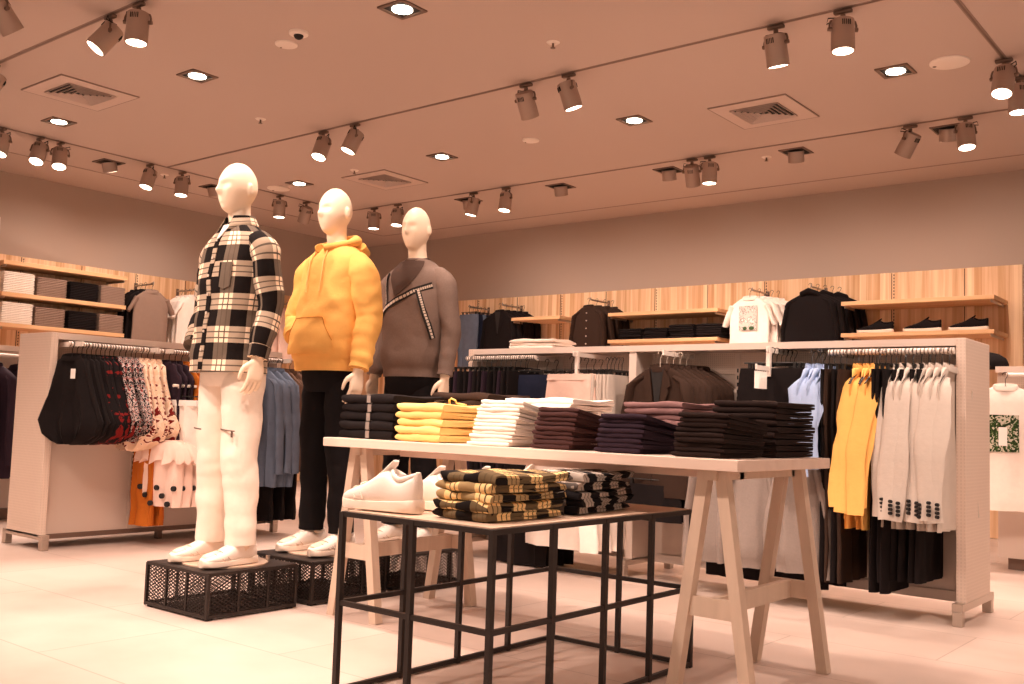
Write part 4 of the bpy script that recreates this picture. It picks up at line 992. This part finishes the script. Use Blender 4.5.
# ------------------------------------------------------------------ mannequin platforms
def make_platform():
    r = thing('mesh_platform', 'x', 'platform'); s = .463; h = .2; k = .014
    def P(x, y, z): return (x-s/2, y-s/2, z)
    f = MB()
    c4 = [(0,0),(s,0),(s,s),(0,s)]
    for i in range(4):
        a = c4[i]; b_ = c4[(i+1) % 4]
        for z in (.016, h-.008): f.bar(P(a[0],a[1],z), P(b_[0],b_[1],z), k, k)
        f.box(P(a[0],a[1],h/2), (k,k,h-.012))
        for t in (1/3, 2/3): f.box(P(a[0]+(b_[0]-a[0])*t, a[1]+(b_[1]-a[1])*t, h/2), (k*.7,k*.7,h-.02))
    put('frame', f, M['black_metal'], r, smooth=False)
    put('top_sheet', MB().box((0,0,h-.003), (s-.004,s-.004,.006)), M['black_metal'], r, smooth=False)
    def lattice(org, ux, uy, w_, h_, cw=.020, ch=.0115):
        g = MB(); org = Vector(org); ux = Vector(ux); uy = Vector(uy); sl = ch/cw
        n = int((w_*sl+h_)/ch)+1
        for dr in (1, -1):
            for i in range(n+1):
                c0 = i*ch - (w_*sl if dr == 1 else 0)
                pts = []
                for x in (0, w_):
                    y = c0 + dr*sl*x
                    if 0 <= y <= h_: pts.append((x, y))
                for y in (0, h_):
                    x = (y-c0)/(dr*sl)
                    if 0 < x < w_: pts.append((x, y))
                if len(pts) >= 2:
                    a, b_ = pts[0], pts[-1]
                    if (a[0]-b_[0])**2+(a[1]-b_[1])**2 > 1e-5: g.bar(org+ux*a[0]+uy*a[1], org+ux*b_[0]+uy*b_[1], .0032, .0026, ux.cross(uy))
        return g
    q = s/2
    for nm, o_, ux in (('mesh_side',(-q,-q,.02),(1,0,0)),('mesh_side',(-q,q,.02),(1,0,0)),('mesh_side',(-q,-q,.02),(0,1,0)),('mesh_side',(q,-q,.02),(0,1,0))):
        put(nm, lattice(o_, ux, (0,0,1), s, h-.035, .028, .016), M['black_metal'], r, smooth=False)
    put('mesh_bottom', lattice((-q,-q,.016), (1,0,0), (0,1,0), s, s, .03, .03), M['black_metal'], r, smooth=False)
    for a in c4: put('foot', MB().box(((a[0]-s/2)*.92, (a[1]-s/2)*.92, .005), (.03,.03,.010)), M['dark'], r, smooth=False)
    return r
PZ = .2
plats = ((-3.892,2.775,'black wire mesh platform under the mannequin in white trousers'), (-3.875,3.322,'black wire mesh platform under the mannequin in the yellow hoodie'), (-3.80,3.88,'black wire mesh platform under the mannequin in the grey sweatshirt'))
for x, y, lab in plats: place('plat', make_platform, lab, (x, y, 0))

# ------------------------------------------------------------------ mannequins (front towards -Y, own left side +X)
def ell(cx, cy_, z, a, b_, n=32, ex=1.0, tilt=0.0):
    return [(cx+a*sg(math.cos(2*PI*i/n), ex), cy_+b_*sg(math.sin(2*PI*i/n), ex), z+tilt*math.sin(2*PI*i/n)) for i in range(n)]
def head(g, c, yaw=0.0, nod=0.0):
    """egg shaped abstract head with brow, nose, lips, chin and ears; c = centre"""
    n, m = 48, 40; rings = []
    for j in range(m+1):
        ph = PI*(.005+.99*j/m); zc = -math.cos(ph); rr = math.sin(ph)**(.82 if math.cos(ph) > 0 else 1.0); ring = []
        for i in range(n):
            a = 2*PI*i/n; x = rr*math.cos(a); y = rr*math.sin(a)   # front: a = -90 deg
            z = zc*.124
            wx = .075; wy = .102
            if zc < 0:   # narrow towards the jaw and chin
                q = -zc; wx *= 1-.17*q**1.6; wy *= (1-.02*q) if y < 0 else (1-.42*q**1.3)
                y2 = y*wy - .016*q**1.4
            else: y2 = y*wy + .006*zc
            x2 = x*wx
            fr_ = max(0.0, -y)
            if fr_ > .2:
                gx = lambda s, c0=0.0: math.exp(-((x2-c0)/s)**2)
                gz = lambda c0, s: math.exp(-((z-c0)/s)**2)
                d = .0
                d += .023*gx(.0135)*gz(-.024,.017)           # nose
                d += .012*gx(.009)*gz(.004,.022)            # bridge
                d += .0035*gx(.045)*gz(.030,.013)           # brow
                for s in (-1, 1): d -= .0135*math.exp(-((x2-s*.030)/.017)**2)*gz(.008,.013); 
                for s in (-1, 1): d += .0035*math.exp(-((x2-s*.030)/.012)**2)*gz(.005,.007)
                d += .0065*gx(.021)*gz(-.060,.0055) + .0065*gx(.018)*gz(-.072,.006) - .003*gx(.024)*gz(-.0655,.003)
                d += .008*gx(.022)*gz(-.100,.014)
                for s in (-1, 1): d += .003*math.exp(-((x2-s*.042)/.018)**2)*gz(-.025,.018)
                y2 -= d
            ring.append((x2, y2, z))
        rings.append(ring)
    h = MB().loft(rings)
    for s in (-1, 1):
        e = []
        for (t, w, l) in ((0,.006,.014),(.006,.009,.024),(.014,.010,.029),(.019,.005,.024)):
            e.append([(s*(.066+t)*1.0, .012+l*.55*math.cos(2*PI*i/14)+t*.5, -.008+l*math.sin(2*PI*i/14)) for i in range(14)])
        h.loft(e)
    Mx = Matrix.Translation(Vector(c)) @ Matrix.Rotation(yaw, 4, 'Z') @ Matrix.Rotation(nod, 4, 'X')
    g.add(h, Mx)
def limb(g, P, rads, n=18, flat=1.0, sub=5):
    """smooth tapered limb through joint points"""
    P = [Vector(p) for p in P]; path = []; rr = []
    for j in range(len(P)-1):
        p0 = P[max(0, j-1)]; p1 = P[j]; p2 = P[j+1]; p3 = P[min(len(P)-1, j+2)]
        for q in range(sub):
            t = q/sub
            path.append(.5*((2*p1)+(-p0+p2)*t+(2*p0-5*p1+4*p2-p3)*t*t+(-p0+3*p1-3*p2+p3)*t**3)); rr.append(rads[j]+(rads[j+1]-rads[j])*t)
    path.append(P[-1]); rr.append(rads[-1])
    g.tube(path, rr, n, flat); return path
def hand(g, w, d, side, curl=.35, fw_=(0,-1,0)):
    """palm, four fingers of different lengths with knuckle bends, thumb leaving the palm's side.
    w wrist, d pointing direction, fw_ where the thumb side faces"""
    w = Vector(w); base = MB(); g_out = g; g = base; d = Vector(d).normalized(); t = Vector(fw_); t = (t-d*t.dot(d)).normalized(); nrm = Vector((-side,0,0)); nrm = (nrm-d*nrm.dot(d)-t*nrm.dot(t)).normalized()   # nrm = palm side, towards the thigh
    rings = []
    for (l, a, b_) in ((-.01,.026,.019),(.012,.029,.018),(.04,.038,.017),(.070,.041,.0155),(.088,.039,.012),(.092,.036,.009)):
        rings.append([w+d*l+t*(a*sg(math.cos(2*PI*i/20), .8))+nrm*(b_*math.sin(2*PI*i/20)) for i in range(20)])
    g.loft(rings)
    for k, L in enumerate((.072,.082,.076,.060)):
        o = w+d*.083+t*(.0305-.0203*k); p = [o]; ang = .12+.06*k; cur = o
        for seg, fr_ in ((0,.45),(1,.32),(2,.23)):
            ang += curl*(.55+.25*seg); dv = (d*math.cos(ang)+nrm*math.sin(ang)+t*(.07-.05*k)).normalized(); cur = cur+dv*L*fr_; p.append(cur)
        limb(g, p, [.0096,.0088,.0080,.0062], 10, sub=3); g.ball(tuple(p[-1]), .0062, 8, 6)
    o = w+d*.022+t*.024; p = [o, o+(d*.6+t*.75+nrm*.25).normalized()*.036, o+(d*.6+t*.75+nrm*.25).normalized()*.036+(d*.92+t*.3+nrm*.3).normalized()*.028]
    p.append(p[-1]+(d*1+nrm*.3).normalized()*.022)
    limb(g, p, [.0135,.0115,.0095,.0070], 10, sub=3); g.ball(tuple(p[-1]), .007, 8, 6)
    g_out.add(base, Matrix.Translation(w) @ Matrix.Scale(1.1, 4) @ Matrix.Translation(-w))

def mannequin(lab, loc, rz, wristL, wristR, elbL, elbR, hyaw=0.0, nod=0.0, hdL=(0,-.1,-1), hdR=(0,-.1,-1), curlR=.35):
    r = thing('mannequin', lab, 'mannequin', loc, rz); r.scale = (.93,.97,.984)
    g = MB()
    T = [(.82,.10,.07,0),(.90,.135,.095,0),(.98,.142,.10,0),(1.08,.14,.098,0),(1.18,.145,.098,0),(1.30,.172,.112,0),(1.40,.182,.115,0),(1.47,.168,.098,.003),(1.505,.12,.075,.006),(1.535,.072,.060,.006),(1.57,.056,.054,.002),(1.61,.052,.054,-.006),(1.66,.053,.058,-.012),(1.70,.05,.06,-.012)]
    g.loft([ell(0, c_, z, a, b_) for z, a, b_, c_ in T])
    head(g, (0,-.022,1.728), hyaw, nod)
    for s, e, w in ((1, elbL, wristL), (-1, elbR, wristR)):
        limb(g, [(s*.15,0,1.455),(s*.19,0,1.40),Vector((s*.19,0,1.40)).lerp(Vector(e), .5),e,Vector(e).lerp(Vector(w), .4),w], [.05,.056,.048,.040,.040,.027], 18)
    hand(g, wristL, hdL, 1); hand(g, wristR, hdR, -1, curlR)
    for s in (-1, 1):
        limb(g, [(s*.08,0,.88),(s*.095,0,.75),(s*.10,-.005,.50),(s*.11,.012,.36),(s*.12,.02,.10),(s*.12,.012,.05)], [.075,.070,.050,.050,.036,.040], 20)
        g.loft([[(s*.122+a*math.cos(2*PI*i/14), y, .03+h+h*math.sin(2*PI*i/14)) for i in range(14)] for y, a, h in ((.06,.02,.02),(.05,.032,.028),(.0,.034,.03),(-.08,.038,.022),(-.15,.036,.015),(-.18,.02,.01))])
    b = put('body', g, M['skin'], r)
    md = b.modifiers.new('fuse', 'REMESH'); md.mode = 'VOXEL'; md.voxel_size = .0052; md.use_smooth_shade = True
    sm = b.modifiers.new('smooth', 'SMOOTH'); sm.factor = .5; sm.iterations = 3
    return r
def wrink(p, seed, amp):
    return noise.noise(Vector((p[0]*7+seed, p[1]*7, p[2]*9)))*amp + noise.noise(Vector((p[0]*16+seed, p[1]*16, p[2]*22+3)))*amp*.45
def garment_torso(spec, seed=0, amp=.010, n=72, ex=.88):
    rows = []
    for j in range(len(spec)-1):
        a, b_ = spec[j], spec[j+1]; m = max(1, int(abs(a[0]-b_[0])/.014))
        for q in range(m):
            t = q/m; t2 = t; rows.append([a[i]+(b_[i]-a[i])*t2 for i in range(4)])
    rows.append(list(spec[-1]))
    # smooth the profile
    for _ in range(2):
        rows = [rows[0]]+[[rows[i][0]]+[(rows[i-1][k]+2*rows[i][k]+rows[i+1][k])/4 for k in (1,2,3)] for i in range(1, len(rows)-1)]+[rows[-1]]
    rings = []
    for z, a, b_, c_ in rows:
        r = []
        for i in range(n):
            t = 2*PI*i/n - PI/2; cx_, sy = sg(math.cos(t), ex), sg(math.sin(t), ex)
            p = [a*cx_, c_+b_*sy, z]; w = wrink(p, seed, amp*min(1, max(.15, (1.56-z)*3)))
            p[0] += cx_*w; p[1] += sy*w; r.append(tuple(p))
        rings.append(r)
    return rings
def sleeve(g, P, rads, seed, amp=.010, n=30, cuff=True, sub=9, gather=0.0):
    P = [Vector(p) for p in P]; path = []; rr = []
    for j in range(len(P)-1):
        p0 = P[max(0, j-1)]; p1 = P[j]; p2 = P[j+1]; p3 = P[min(len(P)-1, j+2)]
        for q in range(sub):
            t = q/sub
            path.append(.5*((2*p1)+(-p0+p2)*t+(2*p0-5*p1+4*p2-p3)*t*t+(-p0+3*p1-3*p2+p3)*t**3)); rr.append(rads[j]+(rads[j+1]-rads[j])*t)
    path.append(P[-1]); rr.append(rads[-1]); m = len(path)
    for i in range(m):
        u = i/(m-1)
        if u > .35: rr[i] *= 1+gather*math.sin(i*1.5+seed)*(u-.35)
    b0 = len(g.v); g.tube(path, rr, n, 1.0)
    for i in range(b0, len(g.v)):
        k = min((i-b0)//n, m-1); v = Vector(g.v[i]); d = (v-path[k]); 
        if d.length > 1e-6: d.normalize()
        w = wrink(v, seed, amp)*(1 if k < m-3 else .3); g.v[i] = tuple(v+d*w)
    # inner end so the cuff reads as cloth thickness
    return path
Z0 = PZ+.014
# base discs
def make_disc_base():
    r = thing('mannequin_base_disc', 'x', 'mannequin base')
    put('disc', MB().tube([(0,0,0),(0,0,.001),(0,0,.007),(0,0,.008)], [.188,.19,.19,.186], 48), M['glassd'], r)
    put('spigot', MB().cyl((.10,.16,.008),(.10,.16,.03),.010,n=12), M['steel'], r)
    return r
D1, D2, D3 = (-3.875,2.755), (-3.875,3.345), (-3.835,3.87)
for (x, y), lab in ((D1,'round pale disc under the first mannequin shoes'), (D2,'round pale disc under the second mannequin shoes'), (D3,'round pale disc under the third mannequin shoes')):
    place('mdisc', make_disc_base, lab, (x, y+.02, PZ))
ZB = PZ+.008
def wear_shoes(root, ztop=0.0, sp=.12):
    for s in (-1, 1):
        q = WS(); q.parent = root; q.location = (s*sp, -.045, 0.0); q.rotation_euler.z = s*.05
        if 'category' in q: del q['category']
        if 'label' in q: del q['label']
        q.name = 'shoe'
def wear_trousers(root, m, seed, zc, loose=1.0, hem=.10, zz=1.02, sp=.12, sx=1.0):
    g = MB(); g.loft(garment_torso([(zz,.165,.118,0),(.97,.172,.125,0),(.90,.178,.128,.002),(.84,.172,.122,.004),(.80,.15,.105,.004)], seed, .005, 56))
    for s in (-1, 1):
        b0 = len(g.v)
        sleeve(g, [(s*.085,.002,.90),(s*.095,.002,.78),(s*(.10),-.004,.52),(s*(.11),.010,.34),(s*sp,.016,hem)], [.092*loose,.094*loose,.078*loose,.074*loose,.066*loose], seed+s*3, .010, 32, sub=12, gather=.03)
    return put('trousers', g, m, root)

# first mannequin: plaid shirt, white trousers
m1 = mannequin('bald mannequin in a black and cream plaid shirt and white trousers', (D1[0], D1[1], ZB), 0, (.262,-.045,.925), (-.155,-.075,.975), (.248,.02,1.17), (-.280,.02,1.17), 0, .03, hdL=(-.02,-.10,-1), hdR=(.45,.35,-1))
tr = wear_trousers(m1, M['wtrouser'], 3, .9, 1.08, .085)
for s in (-1, 1): put('knee_zip', MB().tube([(s*.11-.062,-.075,.605),(s*.11-.03,-.092,.603),(s*.11+.02,-.093,.60),(s*.11+.05,-.078,.598)], .0035, 6), M['lampdark'], tr)
put('zip_pull', MB().box((.155,-.088,.585), (.008,.006,.030)), M['lampdark'], tr, smooth=False)
sp1 = [(1.565,.066,.066,.006),(1.548,.090,.078,.008),(1.525,.135,.094,.008),(1.498,.178,.108,.006),(1.46,.207,.122,.002),(1.38,.218,.136,-.004),(1.25,.214,.140,-.008),(1.10,.206,.142,-.014),(.98,.206,.144,-.020),(.90,.208,.148,-.022),(.862,.210,.150,-.022)]
g = MB().loft(garment_torso(sp1, 1, .011), cap0=False, cap1=True)
sh = put('shirt', g, M['pl1'], m1)
for s, e, w in ((1,(.250,.02,1.17),(.262,-.045,.925)), (-1,(-.282,.02,1.17),(-.185,-.100,.985))):
    gs = MB(); sleeve(gs, [(s*.14,.002,1.466),(s*.210,.004,1.410),Vector((s*.215,.004,1.38)).lerp(Vector(e), .5),e,Vector(e).lerp(Vector(w), .55),w], [.060,.071,.066,.060,.054,.043], 5+s, .010, gather=.05)
    ss = put('sleeve', gs, M['pl1'], sh)
    a = Vector(e).lerp(Vector(w), .78); put('cuff', MB().tube([a, w], [.0500,.0475], 26), M['pl1'], ss)
cg = MB()   # shirt collar, open in front
rings = []
for k in range(5):
    t = k/4; n = 31; rr_ = []
    for i in range(n):
        a = -PI/2+R(24)+(2*PI-R(48))*i/(n-1)
        ro = .064+.028*(1 if t > .5 else 0)*(t-.5)*2+.004; zz = 1.556+ (.045*t*2 if t <= .5 else .045-(t-.5)*2*.058)
        fr_ = max(0, -math.sin(a)); zz -= .018*fr_*(1 if t > .5 else .4)
        rr_.append((ro*1.02*math.cos(a), ro*.98*math.sin(a)+.004-.012*fr_*(t > .5), zz))
    rings.append(rr_)
cg.loft(rings, cap0=False, cap1=False, closed=False)
col = put('collar', cg, M['pl1'], sh); sd_ = col.modifiers.new('thick', 'SOLIDIFY'); sd_.thickness = .004
put('neck_opening', MB().loft([[(x, y, z) for x, y, z in ((-.030,-.064,1.552),(.030,-.064,1.552),(.006,-.112,1.478),(-.006,-.112,1.478))], [(x, y-.006, z) for x, y, z in ((-.030,-.064,1.552),(.030,-.064,1.552),(.006,-.114,1.478),(-.006,-.114,1.478))]]), M['whitet'], sh, smooth=False)
def tsurf(rings, z, ang, off=.004):
    """a point on the garment surface at height z and angle from the front (radians, + to the wearer's left)"""
    k = 0
    while k < len(rings)-2 and rings[k+1][0][2] > z: k += 1
    z0_, z1_ = rings[k][0][2], rings[k+1][0][2]; f_ = max(0.0, min(1.0, (z0_-z)/max(1e-6, z0_-z1_)))
    r = [tuple(p0_[q_]+(p1_[q_]-p0_[q_])*f_ for q_ in range(3)) for p0_, p1_ in zip(rings[k], rings[k+1])]
    n = len(r); q = (ang/(2*PI)*n) % n; i = int(q) % n; t = q-int(q)
    a = Vector(r[i]); b_ = Vector(r[(i+1) % n]); p = a.lerp(b_, t); c0 = Vector((0, sum(v[1] for v in r)/n, p.z)); d = (p-c0).normalized()
    return Vector((p.x, p.y, z))+d*off, d
def ribbon(rings, pts, w, off=.003, th=.003):
    g = MB(); L = []; full = []
    for j in range(len(pts)-1):
        for q in range(8): full.append((pts[j][0]+(pts[j+1][0]-pts[j][0])*q/8, pts[j][1]+(pts[j+1][1]-pts[j][1])*q/8))
    full.append(pts[-1]); P = [tsurf(rings, z, a, off) for a, z in full]
    for i, (p, d) in enumerate(P):
        tng = (P[min(i+1, len(P)-1)][0]-P[max(0, i-1)][0]).normalized(); s = tng.cross(d).normalized()
        L.append([p-s*w/2-d*th, p-s*w/2+d*th*.3, p+s*w/2+d*th*.3, p+s*w/2-d*th])
    return g.loft(L)
R1 = garment_torso(sp1, 1, .011)
pk_ = put('placket', ribbon(R1, [(0.0,1.49),(0.0,1.2),(0.0,.87)], .032, .003), M['pl1'], sh)
for i in range(7):
    p, d = tsurf(R1, 1.47-i*.085, 0.0, .006); put('button', MB().cyl(p, p+d*.004, .006, n=12), M['clear'], sh)
put('chest_pocket', MB().loft([[tsurf(R1, z, a, o)[0] for z, a in ((1.36,.25),(1.36,.62),(1.25,.60),(1.235,.43),(1.25,.27))] for o in (.001,.006)]), M['pl1'], sh, smooth=False)
wear_shoes(m1)

# second mannequin: yellow hoodie, black trousers
m2 = mannequin('bald mannequin in a yellow hoodie and black trousers', (D2[0], D2[1], ZB), .02, (.266,-.05,.905), (-.15,-.115,1.07), (.256,.02,1.16), (-.275,-.01,1.17), .02, .02, hdL=(-.02,-.10,-1), hdR=(1,.25,-.3))
wear_trousers(m2, M['btrouser'], 8, .9, .98, .10)
sp2 = [(1.560,.080,.078,.010),(1.540,.110,.090,.010),(1.515,.155,.104,.008),(1.480,.198,.124,.004),(1.43,.208,.130,0),(1.32,.208,.136,-.006),(1.20,.210,.144,-.016),(1.08,.216,.154,-.028),(1.00,.218,.158,-.032),(.965,.208,.150,-.028),(.960,.198,.140,-.022),(.905,.194,.137,-.020)]
R2 = garment_torso(sp2, 11, .013)
ho = put('hoodie', MB().loft(R2), M['yellow'], m2)
for s, e, w in ((1,(.258,.02,1.16),(.266,-.05,.915)), (-1,(-.280,-.01,1.17),(-.165,-.120,1.075))):
    gs = MB(); sleeve(gs, [(s*.15,.002,1.462),(s*.212,.004,1.40),Vector((s*.225,.004,1.37)).lerp(Vector(e), .5),e,Vector(e).lerp(Vector(w), .55),w], [.064,.078,.075,.068,.062,.050], 9+s, .014, gather=.09)
    ss = put('sleeve', gs, M['yellow'], ho)
    a = Vector(e).lerp(Vector(w), .84); put('cuff', MB().tube([a, Vector(w)+Vector((0,0,-.004))], [.046,.042], 24), M['yellow'], ss)
hg = MB()   # hood lying round the neck
pth = []
for i in range(25):
    a = -PI/2+R(14)+(2*PI-R(28))*i/24; bk = max(0, math.sin(a)); fr_ = max(0, -math.sin(a))
    pth.append((.088*math.cos(a)*(1+.12*bk), .082*math.sin(a)*(1+.25*bk)+.004-.026*fr_, 1.562+.030*bk-.034*fr_))
hg.tube(pth, [.020+.016*max(0, math.sin(-PI/2+2*PI*i/24)) for i in range(25)], 14, 1.0)
hg.tube([(-.09,.085,1.56),(-.05,.13,1.535),(0,.145,1.52),(.05,.13,1.535),(.09,.085,1.56)], [.03,.05,.056,.05,.03], 16, .8)
hd = put('hood', hg, M['yellow'], ho)
for s in (-1, 1):
    p = [tsurf(R2, z, a, .010)[0] for z, a in ((1.525,s*.25),(1.46,s*.20),(1.38,s*.21),(1.30,s*.20))]
    put('drawstring', MB().tube(p, .0035, 6), M['yellow2'], hd)
def patch(rings, outline, o0=.001, o1=.007):
    """a filled pocket: outline rows (z, a0, a1) on the surface"""
    L = []; full = []
    for j in range(len(outline)-1):
        for q in range(5):
            t = q/5; full.append(tuple(outline[j][i]+(outline[j+1][i]-outline[j][i])*t for i in range(3)))
    full.append(outline[-1])
    for z, a0, a1 in full:
        o_ = [tsurf(rings, z, a0+(a1-a0)*k/12, o1)[0] for k in range(13)]; i_ = [tsurf(rings, z, a0+(a1-a0)*k/12, -.006)[0] for k in range(13)]
        L.append(o_+i_[::-1])
    return MB().loft(L)
put('kangaroo_pocket', patch(R2, [(1.165,-.42,.42),(1.13,-.50,.50),(1.05,-.78,.78),(.985,-.80,.80)], .001, .019), M['yellow'], ho)
M['seam'] = fabric('yellow_seam', (196,128,58))  # painted shade: darker yellow for the ribbons along the pocket edges
for s in (-1, 1): put('pocket_edge_shade', ribbon(R2, [(s*.42,1.165),(s*.50,1.13),(s*.78,1.05)], .005, .0205, .002), M['seam'], ho)
put('pocket_edge_shade', ribbon(R2, [(-.42,1.166),(.42,1.166)], .004, .0195, .002), M['seam'], ho)
wear_shoes(m2)

# third mannequin: grey sweatshirt with tape, black trousers
m3 = mannequin('bald mannequin in a grey sweatshirt with patterned tape', (D3[0], D3[1]+.02, ZB), .10, (.255,-.03,.90), (-.255,-.05,.90), (.246,.02,1.16), (-.246,.02,1.16), .12, .06)
wear_trousers(m3, M['btrouser'], 14, .9, .98, .10)
sp3 = [(1.562,.068,.066,.006),(1.545,.098,.080,.008),(1.520,.145,.096,.008),(1.490,.188,.112,.006),(1.45,.210,.126,.002),(1.34,.216,.138,-.004),(1.22,.210,.140,-.008),(1.08,.204,.140,-.008),(1.00,.204,.142,-.008),(.965,.192,.132,-.006),(.958,.184,.125,-.004),(.905,.182,.122,-.004)]
R3 = garment_torso(sp3, 21, .008)
sw = put('sweatshirt', MB().loft(R3), M['sweat'], m3)
for s, e, w in ((1,(.248,.02,1.16),(.255,-.03,.915)), (-1,(-.248,.02,1.16),(-.255,-.05,.915))):
    gs = MB(); sleeve(gs, [(s*.14,.002,1.462),(s*.200,.004,1.405),Vector((s*.215,.004,1.38)).lerp(Vector(e), .5),e,Vector(e).lerp(Vector(w), .55),w], [.060,.071,.064,.056,.050,.043], 15+s, .008, gather=.06)
    ss = put('sleeve', gs, M['sweat'], sw)
    a = Vector(e).lerp(Vector(w), .84); put('cuff', MB().tube([a, w], [.044,.040], 24), M['sweat'], ss)
put('neckband', MB().tube([(.070*math.cos(2*PI*i/32), .066*math.sin(2*PI*i/32)+.004-.008*max(0, -math.sin(2*PI*i/32)), 1.560-.016*max(0, -math.sin(2*PI*i/32))) for i in range(33)], .0085, 8), M['yoke'], sw)
put('yoke', patch(R3, [(1.545,-.95,.95),(1.50,-.55,.62),(1.42,-.34,.28),(1.345,-.16,-.10)], 0, .0045), M['yoke'], sw)
for pts in ([(-.66,1.475),(-.44,1.30)], [(-1.05,1.20),(-.45,1.28),(.35,1.365),(.98,1.40)], [(.50,1.375),(.75,1.26),(1.15,1.11)]):
    tp = put('logo_tape', ribbon(R3, pts, .036, .0045), M['dark'], sw)
    dash = MB(); full = []
    for j in range(len(pts)-1):
        for q in range(9): full.append((pts[j][0]+(pts[j+1][0]-pts[j][0])*q/9, pts[j][1]+(pts[j+1][1]-pts[j][1])*q/9))
    full.append(pts[-1])
    for k in range(0, len(full)-1):
        a, b_ = full[k], full[k+1]
        c1 = (a[0]*.9+b_[0]*.1, a[1]*.9+b_[1]*.1); c2 = (a[0]*.15+b_[0]*.85, a[1]*.15+b_[1]*.85)
        dash.add(ribbon(R3, [c1, c2], .014, .0062))
    put('tape_pattern', dash, M['clear'], tp)
wear_shoes(m3)

# ------------------------------------------------------------------ light
# added fill spots without fittings, unseen, outside the picture and behind the viewer
for x, y, dx, dy, e in ((-3.9,.9,0,.8,95),(-2.6,1.4,.05,.42,130),(-4.6,1.6,.3,.7,75),(-.3,3.9,-.75,.75,75),(-2.6,2.94,.05,.15,90),(-3.6,2.94,-.2,-.05,70),(-5.2,.9,-.1,.3,68),(-1.6,3.4,-.1,.9,45),(-3.3,3.5,.0,.8,70),(-8.6,2.6,-.62,1.25,55)):
    light('SPOT', (x, y, CZ-.25), e*E_SPOT, WARM, (dx, dy, -1), 75)
w = bpy.data.worlds.new('shop_beyond'); scene.world = w; w.use_nodes = True
w.node_tree.nodes['Background'].inputs[0].default_value = (1.0,.74,.58,1); w.node_tree.nodes['Background'].inputs[1].default_value = .44
scene.view_settings.view_transform = 'Standard'; scene.view_settings.look = 'None'
scene.view_settings.gamma = 1; scene.view_settings.use_curve_mapping = False
scene.view_settings.exposure = 0.78
scene.cycles.sample_clamp_indirect = 4
bpy.context.view_layer.update()
